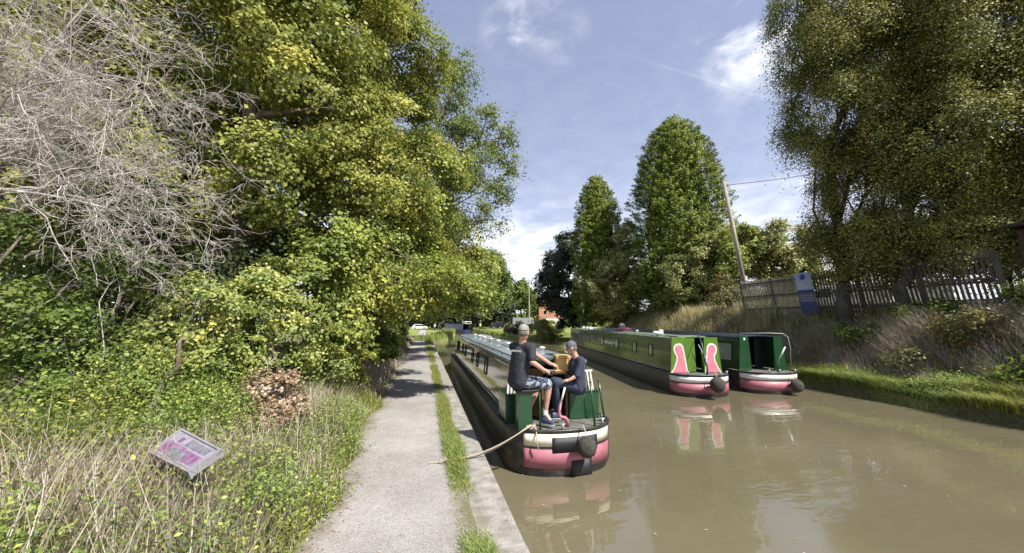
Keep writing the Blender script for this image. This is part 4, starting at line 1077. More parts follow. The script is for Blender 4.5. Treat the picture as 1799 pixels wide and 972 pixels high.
w2 = [(2.6, .34, 1.22, 1.62, 'paleglass'), (4.3, .40, 1.22, 1.62, 'paleglass'), (6.7, .50, 1.18, 1.66, 'paleglass'), (9.3, .45, 1.2, 1.64, 'paleglass'), (12.4, .45, 1.2, 1.64, 'paleglass'), (14.6, .45, 1.2, 1.64, 'paleglass'), (16.4, .42, 1.22, 1.62, 'paleglass')]
loc2, rz2 = place_boat(9.62, 10.75, 10.5)
b2, roof2, band2 = narrowboat('middle narrowboat, moss green side with pink scrolls painted on its bright green stern', loc2, rz2, 20.5, 1.0, 18.3, 1.98, 'olive2', 'roofgreen', wins=w2)
for s in (-1, 1):
    # rear wing panels
    mb = MB(); Mx = Matrix(((1, 0, 0, 0), (0, 0, 1, .80), (0, 1, 0, .74), (0, 0, 0, 1)))
    out = [(s * .97, 0), (s * .86, 1.27), (s * .36, 1.27), (s * .30, 0)]
    mb.prism(out, .04, Mx); mb.build('stern_panel', M['ltgreen'], b2)
    wh = [(.97, 0), (.86, .14), (.75, .40), (.72, .56), (.80, .72), (.83, .86), (.79, .98), (.68, 1.05), (.55, 1.05), (.47, .98), (.44, .90), (.32, 0)]
    pk = [(.90, 0), (.80, .16), (.70, .40), (.67, .58), (.74, .73), (.77, .86), (.73, .95), (.66, .99), (.57, .98), (.51, .92), (.49, .86), (.37, 0)]
    mb = MB(); Mw = Matrix(((1, 0, 0, 0), (0, 0, -1, .797), (0, 1, 0, .745), (0, 0, 0, 1)))
    mb.prism([(s * x, z) for x, z in wh], .006, Mw); mb.build('white_scroll_border', M['white'], b2)
    mb = MB(); Mw = Matrix(((1, 0, 0, 0), (0, 0, -1, .789), (0, 1, 0, .75), (0, 0, 0, 1)))
    mb.prism([(s * x, z) for x, z in pk], .006, Mw); mb.build('pink_scroll', M['pink'], b2)
mb = MB(); mb.box((-.20, .98, 1.37), (.56, .04, 1.22)); mb.build('bulkhead', M['ltgreen'], b2)
mb = MB(); mb.box((.62, 1.25, 1.37), (.30, .04, 1.22)); mb.build('bulkhead', M['ltgreen'], b2)

mb = MB(); mb.box((0, 1.45, 2.04), (1.1, .9, .03)); mb.build('hatch', M['roofgreen'], b2)
mb = MB(); mb.tube([(.10, .30, .74), (.10, .28, 1.0), (.06, .34, 1.3), (.10, .5, 1.75), (.16, .75, 2.05), (.28, 1.0, 2.10)], [.035, .03, .022, .02, .02, .02], 8); mb.build('tiller', M['blue'], b2, smooth=True)
mb = MB(); mb.tube([(.12, .78, 1.75), (.44, .74, 1.08)], .014, 6); mb.build('boathook_bar', M['white'], b2)
for x in (-.6, .55, .8):
    mb = MB(); mb.tube([(x, .28, .73), (x, .28, .86)], .022, 8); mb.tube([(x - .05, .28, .85), (x + .05, .28, .85)], .016, 6); mb.build('mooring_dolly', M['steel'], b2, smooth=True)
for k in range(6): vent(roof2, .0, 3.5 + k * 2.6, 2.04)
button_fender('stern_fender', 'broad grey rope fender on the stern of the middle boat', (9.62, 10.42, .50), .23)


def on_boat(loc, rz, x, y, z):
    v = Matrix.Rotation(rz, 3, 'Z') @ Vector((x, y, z)); return (loc[0] + v.x, loc[1] + v.y, v.z)


mb = MB(); mb.ellipsoid((0, 0, .08), (.22, .12, .08), 12, 8); mb.ellipsoid((.1, 0, .17), (.12, .09, .06), 10, 6); mb.ellipsoid((-.15, .02, .1), (.14, .1, .07), 10, 6)
o = tag(mb.build('rag_bundle', M['white'], None, smooth=True), 'crumpled white cloth on the middle boat roof by its hatch', 'cloth'); o.location = on_boat(loc2, rz2, -.35, 2.9, 2.03)
mb = MB(); mb.ellipsoid((0, 0, .12), (.34, .6, .15), 16, 8); mb.box((0, 0, .03), (.6, 1.1, .06))
o = tag(mb.build('upturned_basin', M['red'], None, smooth=True), 'dull red upturned tub halfway along the middle boat roof', 'tub'); o.location = on_boat(loc2, rz2, .1, 8.2, 2.03)
mb = MB(); mb.tube([(0, 0, 0), (0, 0, .28)], [.13, .10], 10); mb.ellipsoid((0, 0, .36), (.18, .16, .12), 10, 7); mb.ellipsoid((.14, .05, .28), (.1, .1, .08), 8, 6)
o = tag(mb.build('flower_can', M['white'], None, smooth=True), 'white watering can and flowers standing on a moored boat roof', 'can'); o.location = on_boat(loc2, rz2, .35, 9.2, 2.02)
for k, yy in enumerate((14.6, 15.4, 16.6)):
    mb = MB(); mb.box((0, 0, .06), (.3, .25, .12)); mb.tube([(0, 0, .1), (0, 0, .2)], .05, 8)
    o = tag(mb.build('roof_box', M['white'], None, bevel=.01), ['white box nearest the middle of the far roof of the middle boat', 'white box second along the far roof of the middle boat', 'white box at the bow end of the middle boat roof'][k], 'box', 'white boxes on the middle boat roof')
    o.location = on_boat(loc2, rz2, -.1, yy, 2.045)

w3 = [(1.45, .9, 1.05, 1.72, 'paleglass')] + [(3.5 + k * 2.2, .5, 1.2, 1.62, 'paleglass') for k in range(6)]
loc3, rz3 = place_boat(12.58, 10.62, 9.5)
b3, roof3, band3 = narrowboat('third narrowboat against the bank, dark green with a black open stern', loc3, rz3, 20, 1.0, 17.6, 2.0, 'dkgreen', 'roofblue', wins=w3)
for s in (-1, 1):
    mb = MB(); Mx = Matrix(((1, 0, 0, 0), (0, 0, 1, .86), (0, 1, 0, .74), (0, 0, 0, 1)))
    mb.prism([(s * .97, 0), (s * .84, 1.30), (s * .52, 1.30), (s * .46, 0)], .04, Mx); mb.build('stern_panel', M['dkgreen'], b3)
mb = MB(); mb.box((-.68, .855, 1.93), (.07, .008, .09)); mb.build('notice', M['white'], b3)
mb = MB(); mb.box((-.3, 1.6, 1.36), (.75, .03, 1.2)); mb.box((.5, 1.6, 1.36), (.5, .03, 1.2)); mb.build('bulkhead', M['matblack'], b3)
mb = MB(); mb.tube([(.80, .50, .74), (.84, .48, 1.6), (.80, .50, 2.02), (.66, .55, 2.14), (.2, .7, 2.16), (-.8, .9, 2.14)], .014, 8); mb.build('canopy_hoop', M['steel'], b3, smooth=True)
mb = MB(); mb.tube([(.30, .42, 1.20), (.52, .34, 1.66)], .026, 8); mb.build('tiller_grip', M['white'], b3, smooth=True)
mb = MB(); mb.tube([(.16, .36, .74), (.16, .36, 1.0), (.30, .42, 1.20)], .024, 8); mb.build('tiller', M['matblack'], b3, smooth=True)
for x in (-.3, .1, .7):
    mb = MB(); mb.tube([(x, .2, .73), (x, .2, .86)], .022, 8); mb.tube([(x - .05, .2, .85), (x + .05, .2, .85)], .016, 6); mb.build('mooring_dolly', M['steel'], b3, smooth=True)
button_fender('stern_fender', 'dark rope fender low on the stern of the third boat', (12.90, 10.36, .34), .2)

# far blue boat across the view
b4, roof4, _ = narrowboat('small far-off navy boat with a white front, moored near the end of the towpath', (9.6, 80, 0), R(28), 11, .9, 8.5, 2.0, 'blue', 'blue', 'blue', wins=[(2, .5, 1.2, 1.6, 'glass'), (4, .5, 1.2, 1.6, 'glass')], band=False)
mb = MB(); mb.box((.1, .7, 2.35), (1.5, 1.4, .55)); mb.build('wheelhouse', M['white'], b4, bevel=.05)
mb = MB(); mb.box((.1, -.02, 2.36), (1.2, .04, .3)); mb.build('windscreen', M['glass'], b4)


# ------------------------------------------------------------------ people
def remeshed(mb, name, m, parent, vox, sm=4, off=None):
    me = bpy.data.meshes.new(name); V = mb.V
    if off is not None: V = [(a - off[0], b - off[1], c - off[2]) for a, b, c in V]
    me.from_pydata(V, [], mb.F)
    t = bpy.data.objects.new('tmp', me); COL.objects.link(t)
    r = t.modifiers.new('r', 'REMESH'); r.mode = 'VOXEL'; r.voxel_size = vox; r.use_smooth_shade = True
    s = t.modifiers.new('s', 'SMOOTH'); s.iterations = sm; s.factor = .5
    bpy.context.view_layer.update()
    ev = t.evaluated_get(bpy.context.evaluated_depsgraph_get())
    nm = bpy.data.meshes.new_from_object(ev); nm.name = name
    bpy.data.objects.remove(t); bpy.data.meshes.remove(me)
    return link_mesh(name, nm, parent, m)


def frame_from(fwd, up=(0, 0, 1)):
    f = Vector(fwd).normalized(); u = Vector(up); r = f.cross(u).normalized(); u = r.cross(f)
    return Matrix((r, f, u)).transposed()   # columns: x=right, y=forward, z=up


def person(label, base, J, look, top_m, low_m, cap_m, trousers=False, sleeve=.6, vox=.011, printed=False, group=None, k_=1.0):
    V3 = lambda p: np.asarray(p, float)
    J = {k: V3(v) for k, v in J.items()}; base = V3(base)
    root = empty('person', tuple(base), label=label, cat='person', group=group)
    class SMB(MB):
        def capsule(s, a, b, ra, rb, n=14): return MB.capsule(s, a, b, ra * k_, rb * k_, n)
        def ellipsoid(s, c, r, n=16, m=10, M=None): return MB.ellipsoid(s, c, tuple(q * k_ for q in r), n, m, M)
    b = SMB()
    sl, sr, hl_, hr_ = J['sl'], J['sr'], J['hl'], J['hr']; ch = (sl + sr) / 2; pv = (hl_ + hr_) / 2
    lo = ch + (pv - ch) * .18
    cl = sl * .62 + sr * .38 + (pv - ch) * .22; cr = sr * .62 + sl * .38 + (pv - ch) * .22
    torso = [(cl, hl_, .105, .10), (cr, hr_, .105, .10), (ch + (pv - ch) * .2, pv, .125, .115), (sl * .88 + sr * .12, sr * .88 + sl * .12, .062, .062)]
    for a, c, ra, rb in torso: b.capsule(a, c, ra * .93, rb * .93)
    hd = J['head']; F_ = frame_from(look)
    nb = ch + (hd - ch) * .05; b.capsule(nb, ch + (hd - ch) * .75, .06, .054)
    b.ellipsoid(hd, (.074, .092, .118), 20, 14, F_)
    def hp(x, y, z): return np.array(hd) + np.array(F_ @ Vector((x * k_, y * k_, z * k_)))
    b.ellipsoid(hp(0, .03, -.065), (.055, .062, .05), 14, 8, F_)        # jaw
    b.capsule(hp(0, .088, .005), hp(0, .108, -.026), .010, .016)         # nose
    b.ellipsoid(hp(0, .088, -.058), (.026, .010, .009), 10, 6, F_)       # lips
    for s in (-1, 1): b.ellipsoid(hp(s * .078, -.005, -.008), (.010, .022, .032), 10, 8, F_)
    for s, e, w, f in (('sl', 'el', 'wl', 'fl'), ('sr', 'er', 'wr', 'fr')):
        b.capsule(J[s], J[e], .050, .041); b.capsule(J[e], J[w], .041, .028)
        hv = unit(J[f] - J[w]); side = unit(np.cross(hv, [0, 0, 1.0]) + 1e-6); dn = np.cross(side, hv)
        if dn[2] > 0: dn = -dn
        palm = J[w] + hv * .055; b.capsule(J[w], palm + hv * .02, .027, .030)
        b.capsule(palm + side * .022, palm - side * .022, .026, .026)
        for q, (o, ln) in enumerate(((-.031, .060), (-.011, .072), (.010, .068), (.029, .054))):
            p0 = palm + side * o + hv * .025; p1 = p0 + hv * ln * .55 + dn * .008; p2 = p1 + hv * ln * .35 + dn * ln * .45
            b.capsule(p0, p1, .0105, .0095, 8); b.capsule(p1, p2, .0095, .008, 8)
        t0 = J[w] + hv * .03 + side * .03; t1 = t0 + side * .026 + hv * .03 + dn * .008; t2 = t1 + hv * .03 + dn * .014
        b.capsule(t0, t1, .013, .011, 8); b.capsule(t1, t2, .011, .009, 8)
    for h, k, a in (('hl', 'kl', 'al'), ('hr', 'kr', 'ar')):
        b.capsule(J[h], J[k], .082, .056); mid = J[k] + (J[a] - J[k]) * .3; b.capsule(J[k], mid, .054, .056); b.capsule(mid, J[a], .056, .034)
    for a, t in (('al', 'tl'), ('ar', 'tr')): b.capsule(J[a] - np.array([0, 0, .03]), J[t], .034, .026)
    remeshed(b, 'body', M['skin'], root, .009 if vox < .02 else vox, 3, base)
    c = SMB()
    for a, q, ra, rb in torso: c.capsule(a, q + (q - a) * .02, ra + .012, rb + .02)
    for s, e in (('sl', 'el'), ('sr', 'er')):
        q = J[s] + (J[e] - J[s]) * sleeve; c.capsule(J[s], q, .066, .064)
    remeshed(c, 'shirt', M[top_m], root, vox, 4, base)
    c = SMB(); c.capsule(hl_, hr_, .118, .118); c.capsule(pv, pv + (ch - pv) * .15, .125, .12)
    for h, k, a in (('hl', 'kl', 'al'), ('hr', 'kr', 'ar')):
        if trousers: c.capsule(J[h], J[k], .10, .074); c.capsule(J[k], J[a], .072, .052)
        else: c.capsule(J[h], J[h] + (J[k] - J[h]) * .92, .104, .088)
    remeshed(c, 'trousers' if trousers else 'shorts', M[low_m], root, vox, 4, base)
    # cap: dome and peak
    c = SMB(); dm = hp(0, -.004, .032); c.ellipsoid(dm, (.085, .103, .098), 22, 12, F_)
    cap = remeshed(c, 'cap', M[cap_m], root, .009, 2, base)
    me = cap.data
    import bmesh
    bm = bmesh.new(); bm.from_mesh(me); up = F_ @ Vector((0, 0, 1))
    cut = Vector(tuple(dm - base)) + up * -.012
    bmesh.ops.bisect_plane(bm, geom=bm.verts[:] + bm.edges[:] + bm.faces[:], plane_co=cut, plane_no=up, clear_inner=True); bm.to_mesh(me); bm.free()
    so = cap.modifiers.new('s', 'SOLIDIFY'); so.thickness = .006
    c = SMB(); n = 10; vs = []
    for i in range(n + 1):
        a = math.pi * (i / n); vs.append(tuple(hp(.078 * math.cos(a), .055 + .0 * math.sin(a), .022) - base)); vs.append(tuple(hp(.07 * math.cos(a), .075 + .095 * math.sin(a), .012 - .012 * math.sin(a)) - base))
    c.add(vs, [(2 * i, 2 * i + 1, 2 * i + 3, 2 * i + 2) for i in range(n)]); pk_ = c.build('peak', M[cap_m], cap, smooth=True)
    so = pk_.modifiers.new('s', 'SOLIDIFY'); so.thickness = .005
    c = SMB(); c.ellipsoid(hp(0, -.022, -.012), (.079, .082, .075), 18, 10, F_); c.build('hair', M['hair'], root, smooth=True, off=base)
    for s in (-1, 1):
        e = SMB(); e.ellipsoid(hp(s * .031, .083, .0) - base, (.012, .009, .007), 8, 6, F_); e.build('eye', M['eye'], root, smooth=True)
    for a, t in (('al', 'tl'), ('ar', 'tr')):
        c = SMB(); c.capsule(J[a] + np.array([0, 0, .06]), J[a] - np.array([0, 0, .03]), .042, .044)
        if not trousers: remeshed(c, 'sock', M['sock'], root, .01, 2, base)
        fv = unit(J[t] - J[a]); fv[2] = 0; fv = unit(fv); c = SMB()
        hz = J[t][2]; heel = np.array([J[a][0], J[a][1], hz]) - fv * .03
        c.capsule(heel + [0, 0, .02], J[t], .047, .042); c.capsule(heel + [0, 0, .045], heel + fv * .12 + [0, 0, .02], .044, .04)
        remeshed(c, 'shoe', M['shoe'], root, .01, 2, base)
        c = SMB(); c.capsule(heel + [0, 0, -.022], J[t] + [0, 0, -.020], .046, .042)
        V = np.array(c.V); V[:, 2] = np.clip(V[:, 2], hz - .055, hz - .03); c.V = [tuple(p) for p in V]; c.build('shoe_sole', M['sock'], root, off=base)
    return root, ch, pv


# man seated at the left rail
J1 = dict(head=at(920, 584, 6.35), sl=at(901, 609, 6.50), sr=at(934, 611, 6.25), hl=at(905, 668, 6.46), hr=at(914, 670, 6.28),
          el=at(940, 622, 6.75), wl=at(968, 640, 6.85), fl=at(978, 643, 6.85), er=at(935, 636, 6.15), wr=at(955, 650, 6.22), fr=at(964, 654, 6.25),
          kl=at(944, 680, 6.72), kr=at(964, 675, 6.42), al=at(926, 727, 6.62), ar=at(958, 724, 6.45), tl=at(933, 741, 6.40), tr=at(970, 743, 6.34))
r1, ch1, pv1 = person('seated man in grey cap, black T-shirt and patterned shorts at the left rail', tuple(at(905, 676, 6.35)), J1, (.62, .72, -.12), 'tee', 'shorts', 'capgrey', sleeve=.75, k_=1.16)
# white lettering across the shirt back (too small to read in the photo: short blocks in a row)
base1 = at(905, 676, 6.35)
bk = unit(np.cross(J1['sr'] - J1['sl'], pv1 - ch1)); bk = bk if bk @ (CAMP - ch1) > 0 else -bk
rt = unit(J1['sr'] - J1['sl']); dn = unit(pv1 - ch1)
c = MB(); xx = -.10; wds = [.016, .02, .012, .018, .02, .014, .018, .016]
cc = ch1 + dn * .06 + bk * .150 - base1
for w in wds:
    Mr = Matrix((Vector(rt), Vector(bk), Vector(-dn))).transposed(); p = cc + rt * (xx + w / 2) + bk * (-.5 * (xx) ** 2)
    c.box(p, (w, .008, .030), Mr); xx += w + .008
c.build('shirt_print', M['print'], r1)

J2 = dict(head=at(1004, 611, 6.85), sl=at(1007, 634, 6.98), sr=at(1022, 634, 6.70), hl=at(1010, 680, 6.98), hr=at(1018, 682, 6.76),
          el=at(1000, 655, 7.05), wl=at(980, 655, 6.95), fl=at(972, 656, 6.93), er=at(1014, 660, 6.62), wr=at(1000, 668, 6.60), fr=at(990, 670, 6.62),
          kl=at(972, 668, 6.92), kr=at(976, 672, 6.68), al=at(975, 715, 6.95), ar=at(980, 722, 6.72), tl=at(962, 726, 6.92), tr=at(965, 732, 6.70))
person('man in slate cap and dark navy clothes seated on the nearest boat right locker', tuple(at(1014, 690, 6.9)), J2, (-.85, .35, -.25), 'navy', 'navy', 'capslate', trousers=True, sleeve=.97, k_=1.02)


# standing figures far away
def stander(label, px, d, top, low, z0=.4, yaw=0.):
    p = at(px, 570, d); x, y = p[0], p[1]; q = lambda a, b, c: (x + a * math.cos(yaw) - b * math.sin(yaw), y + a * math.sin(yaw) + b * math.cos(yaw), z0 + c)
    J = dict(head=q(0, 0, 1.62), sl=q(-.19, 0, 1.42), sr=q(.19, 0, 1.42), hl=q(-.09, 0, .92), hr=q(.09, 0, .92), el=q(-.27, .03, 1.14), wl=q(-.25, .12, .92), fl=q(-.25, .16, .83),
             er=q(.27, .03, 1.14), wr=q(.25, .12, .92), fr=q(.25, .16, .83), kl=q(-.1, .04, .5), kr=q(.12, .04, .5), al=q(-.1, -.02, .1), ar=q(.14, 0, .1), tl=q(-.11, .12, .05), tr=q(.16, .13, .05))
    person(label, (x, y, z0), J, (math.sin(-yaw), math.cos(yaw), 0), top, low, 'capgrey', trousers=True, sleeve=.9, vox=.022, group='people far off at the water')


stander('distant person in a yellow jacket standing on the far lawn', 844, 86, 'hivis', 'navy', .6, .5)
stander('distant person in a white top, leftmost of three at the towpath end', 764, 88, 'white', 'navy', .4, 2.5)
stander('distant person in black, middle of three at the towpath end', 772, 90, 'tee', 'navy', .4, 3)
stander('distant person in a cream top, rightmost of three at the towpath end', 783, 88, 'cream', 'navy', .4, 2)


# ------------------------------------------------------------------ vehicles (far)
def car(name, label, cat, loc, rz, body, L=4.2, W=1.75, H=1.45, van=False):
    root = empty(name, loc, rz, label, cat)
    h = H
    if van: prof = [(-L / 2, .3), (-L / 2, h * .93), (-L / 2 + .1, h), (L / 2 - 1.3, h), (L / 2 - .7, h * .62), (L / 2 - .05, h * .5), (L / 2, .3)]
    else: prof = [(-L / 2, .3), (-L / 2 + .02, .85), (-L / 2 + .25, .95), (-L / 2 + .75, h), (L / 2 - 1.7, h), (L / 2 - 1.0, .95), (L / 2 - .1, .8), (L / 2, .3)]
    Mx = Matrix(((1, 0, 0, 0), (0, 0, -1, W / 2), (0, 1, 0, 0), (0, 0, 0, 1)))
    MB().prism(prof, W, Mx).build('body', M[body], root, bevel=.06)
    for s in (-1, 1):
        if van: w = [(L / 2 - 1.9, h * .62), (L / 2 - 1.9, h * .9), (L / 2 - 1.3, h * .9), (L / 2 - .95, h * .62)]
        else: w = [(-L / 2 + .6, .95), (-L / 2 + .95, h - .1), (L / 2 - 1.8, h - .1), (L / 2 - 1.2, .95)]
        Mw = Matrix(((1, 0, 0, 0), (0, 0, -1, s * (W / 2 + .005) + .006), (0, 1, 0, 0), (0, 0, 0, 1)))
        MB().prism(w, .012, Mw).build('side_window', M['glass'], root)
        for x in (-L / 2 + .8, L / 2 - .85):
            wb = MB(); wb.tube([(x, s * (W / 2 - .2), .32), (x, s * (W / 2 + .01), .32)], .32, 18); wl = wb.build('wheel', M['tyre'], root)
            wb = MB(); wb.tube([(x, s * (W / 2), .32), (x, s * (W / 2 + .02), .32)], .19, 12); wb.build('rim', M['steel'], wl)
    # windscreen & lights
    a = (L / 2 - 1.3, h) if van else (L / 2 - 1.7, h); b = (L / 2 - .7, h * .62) if van else (L / 2 - 1.0, .95)
    nx, nz = (a[1] - b[1]), (b[0] - a[0]); nl = math.hypot(nx, nz); nx /= nl; nz /= nl
    q = lambda p, y, t: (a[0] + (b[0] - a[0]) * t + nx * p, y, a[1] + (b[1] - a[1]) * t + nz * p)
    MB().add([q(.008, -W * .42, .12), q(.008, W * .42, .12), q(.008, W * .44, .92), q(.008, -W * .44, .92)], [(0, 1, 2, 3)]).build('windscreen', M['glass'], root)
    for s in (-1, 1): MB().box((L / 2 - .02, s * W * .36, .62), (.08, .28, .14)).build('headlight', M['steel'], root)
    return root


p = at(741, 573, 98); car('parked_car', 'white car parked across the far end of the towpath', 'car', (p[0] - .6, p[1], .4), R(8), 'paintwhite')
p = at(873, 565, 92); car('parked_van', 'dark van parked on the far lawn', 'van', (p[0], p[1], .7), R(170), 'paintdark', 3.2, 1.8, 1.9, True)
for lb, px, d, rz in (('white van behind the tall fence, seen between the two birch trunks', 1490, 24, 100), ('white van behind the tall fence, right of the birch trunks', 1585, 22.5, 100)):
    p = at(px, 520, d); car('parked_van', lb, 'van', (p[0], p[1], 2.9), R(rz), 'paintwhite', 4.8, 1.9, 2.1, True)

# ------------------------------------------------------------------ fences, poles, sign, house
def picket_fence(label, P0, P1, n_panel, hgt, m, base_h, lean, pale=.075, gap=.065):
    P0 = np.array(P0, float); P1 = np.array(P1, float); dv = P1 - P0; L = np.linalg.norm(dv); u = dv / L
    rz = math.atan2(u[1], u[0]); root = empty('picket_fence', (P0[0], P0[1], base_h), rz, label, 'fence')
    pl = L / n_panel; g = np.random.default_rng(6)
    for k in range(n_panel + 1):
        MB().add(*shear_box(k * pl, .05, -.2, .14, .12, hgt + .25, lean)).build('post', M[m], root, bevel=.008)
    for k in range(n_panel):
        mb = MB(); gap_ = .03 if k < 2 else gap
        for z in (.35, hgt * .5, hgt - .3): mb.add([(x + lean * zz, y, zz) for x in (k * pl + .07, (k + 1) * pl - .07) for y in (0.0, .045) for zz in (z, z + .09)],
                                                  [(0, 1, 3, 2), (4, 6, 7, 5), (0, 4, 5, 1), (2, 3, 7, 6), (0, 2, 6, 4), (1, 5, 7, 3)])
        x = k * pl + .10
        while x < (k + 1) * pl - .09:
            hh = hgt + g.normal() * .02; w = pale
            mb.add([(x + lean * 0 + lean * .03, -.022, .03), (x + w + lean * .03, -.022, .03), (x + w + lean * hh, -.022, hh), (x + w / 2 + lean * hh, -.022, hh + .05), (x + lean * hh, -.022, hh),
                    (x + lean * .03, -.003, .03), (x + w + lean * .03, -.003, .03), (x + w + lean * hh, -.003, hh), (x + w / 2 + lean * hh, -.003, hh + .05), (x + lean * hh, -.003, hh)],
                   [(0, 1, 2, 3, 4), (9, 8, 7, 6, 5), (0, 5, 6, 1), (1, 6, 7, 2), (2, 7, 8, 3), (3, 8, 9, 4), (4, 9, 5, 0)])
            x += w + gap_
        pn = mb.build('pale_panel', M['fence_pale'] if k < 2 else M[m], root)
        rl = MB()
        for z in (.45, hgt * .55, hgt - .2): rl.add([(x_ + lean * zz, y, zz) for x_ in (k * pl + .07, (k + 1) * pl - .07) for y in (-.075, -.026) for zz in (z, z + .08)],
                                                  [(0, 1, 3, 2), (4, 6, 7, 5), (0, 4, 5, 1), (2, 3, 7, 6), (0, 2, 6, 4), (1, 5, 7, 3)])
        rl.build('rail', M[m], pn)
    return root


def shear_box(x, y, z, w, d, h, lean):
    vs = [(x + sx_ * w / 2 + lean * zz, y + sy_ * d / 2, zz) for zz in (z, z + h) for sx_, sy_ in ((-1, -1), (1, -1), (1, 1), (-1, 1))]
    return vs, [(3, 2, 1, 0), (4, 5, 6, 7), (0, 1, 5, 4), (1, 2, 6, 5), (2, 3, 7, 6), (3, 0, 4, 7)]


picket_fence('tall weathered picket fence leaning along the top of the right bank', (19.2, 18.2), (18.9, 7.7), 5, 2.15, 'fence', 2.85, -.12)

# sign board on the fence
sb = empty('sign_board', (18.95, 14.1, 2.95), R(-91), label='pale blue and purple notice board fixed to the tall fence', cat='sign')
def sslab(x0, x1, z0, z1, y0, y1, name, m, parent): return MB().add([(x - .13 * z, y, z) for z in (z0, z1) for x, y in ((x0, y0), (x1, y0), (x1, y1), (x0, y1))],
                                                                    [(3, 2, 1, 0), (4, 5, 6, 7), (0, 1, 5, 4), (1, 2, 6, 5), (2, 3, 7, 6), (3, 0, 4, 7)]).build(name, m, parent)
up_ = sslab(-.42, .42, 1.25, 2.15, -.07, -.045, 'upper_board', M['signblue'], sb); sslab(-.42, .42, 1.08, 1.245, -.07, -.045, 'title_strip', M['signnavy'], sb)
lw_ = sslab(-.42, .42, .62, 1.075, -.07, -.045, 'lower_board', M['signpurp'], sb); sslab(-.42, .42, .05, .615, -.07, -.045, 'bottom_board', M['signnavy'], sb)
mb = MB(); mb.tube([(-.25, -.071, 1.92), (-.25, -.076, 1.92)], .15, 20); mb.build('emblem', M['signink'], up_)
for k in range(5): sslab(-.34, .34 - .06 * (k % 2), 1.34 + k * .075, 1.36 + k * .075, -.074, -.0705, 'text_line', M['white'], up_)
for k in range(3): sslab(-.32, .30, .70 + k * .12, .725 + k * .12, -.074, -.0705, 'text_line', M['signblue'], lw_)

# telegraph pole, leaning, with wire
pa_ = at(1307, 497, 23); tp = at(1271, 318, 23); pp = pa_ + (pa_ - tp) * (pa_[2] - 2.85) / (tp[2] - pa_[2])
tpo = empty('telegraph_pole', tuple(pp), label='bare wooden telegraph pole leaning left behind the bank', cat='pole')
mb = MB(); mb.tube([pp - [0, 0, .3], (pp + tp) / 2, tp], [.15, .13, .11], 12); mb.build('shaft', M['pole'], tpo, smooth=True, off=pp)
mb = MB(); mb.box(tp - [0, 0, .35], (.10, .10, .22)); mb.build('insulator', M['steel'], tpo, off=pp)
mb = MB(); e = at(1990, 60, 17); pts = []
for t in np.linspace(0, 1, 24):
    q = (tp - [0, 0, .3]) + (e - tp) * t; q[2] -= 1.6 * math.sin(math.pi * t) ** 1; pts.append(q)
mb.tube(pts, .018, 5); tag(mb.build('overhead_wire', M['matblack'], None), 'thin sagging wire running right from the leaning pole', 'wire')
p = at(930, 575, 95); po = empty('utility_pole', (p[0], p[1], .6), label='thin pale pole standing upright by the far palisade fence', cat='pole')
mb = MB(); mb.tube([(0, 0, 0), (0, 0, 13.2)], [.17, .12], 8); mb.build('shaft', M['pole'], po)
mb = MB(); mb.box((0, 0, 12.8), (1.2, .1, .1)); mb.build('crossarm', M['pole'], po)
p = at(1021, 549, 41); po = empty('marker_post', (p[0], p[1], float(height(p[0], p[1]))), label='slender grey post on the bank behind the moored boats', cat='post')
mb = MB(); mb.tube([(0, 0, 0), (0, 0, 4.0)], .045, 8); mb.build('shaft', M['steel'], po); mb = MB(); mb.box((0, -.05, 2.9), (.28, .02, .25)); mb.build('plate', M['steel'], po)

# palisade fence far
a = at(902, 572, 76); b = at(938, 572, 84)
pf = empty('palisade_fence', (a[0], a[1], .6), math.atan2(b[1] - a[1], b[0] - a[0]), 'grey steel palisade fence beside the far lawn', 'fence')
L = math.hypot(b[0] - a[0], b[1] - a[1]); mb = MB(); x = 0
while x < L:
    mb.add([(x, 0, .05), (x + .10, 0, .05), (x + .10, 0, 2.7), (x + .05, 0, 2.85), (x, 0, 2.7), (x, .03, .05), (x + .10, .03, .05), (x + .10, .03, 2.7), (x + .05, .03, 2.85), (x, .03, 2.7)],
           [(0, 1, 2, 3, 4), (9, 8, 7, 6, 5), (0, 5, 6, 1), (1, 6, 7, 2), (4, 9, 5, 0)]); x += .16
for z in (.5, 2.2): mb.box((L / 2, .06, z), (L, .05, .06))
mb.build('pales', M['steel'], pf)
for k in range(4): MB().box((k * L / 3, .12, 1.4), (.1, .1, 2.8)).build('post', M['steel'], pf)

# low brick wall and house
p = at(905, 566, 96); wl_ = empty('brick_wall', (p[0], p[1], .7), label='low orange brick wall beyond the dark van', cat='wall')
MB().box((0, 0, .45), (6, .25, .9)).build('brickwork', M['brick'], wl_); MB().box((0, 0, .93), (6.1, .32, .07)).build('wall_cap', M['stone'], wl_)
p = at(968, 545, 112); hs_ = empty('brick_house', (p[0], p[1], .8), R(-14), 'red brick house with a gable beyond the far trees', 'house')
mb = MB(); W, D, H1, H2 = 7.5, 9, 6.4, 10.6
mb.add([(-W / 2, 0, 0), (W / 2, 0, 0), (W / 2, 0, H1), (0, 0, H2), (-W / 2, 0, H1), (-W / 2, D, 0), (W / 2, D, 0), (W / 2, D, H1), (0, D, H2), (-W / 2, D, H1)], [(0, 1, 2, 3, 4), (9, 8, 7, 6, 5), (1, 6, 7, 2), (5, 0, 4, 9)])
mb.build('wall', M['brick'], hs_)
mb = MB()
for s in (-1, 1):
    mb.add([(s * (W / 2 + .3), -.25, H1 - .25), (0, -.25, H2 + .08), (0, D + .25, H2 + .08), (s * (W / 2 + .3), D + .25, H1 - .25)], [(0, 1, 2, 3)])
ro = mb.build('roof', M['tile'], hs_); ro.modifiers.new('s', 'SOLIDIFY').thickness = .15
MB().box((0, D * .6, H2 + .5), (.9, .7, 1.6)).build('chimney', M['brick'], ro)
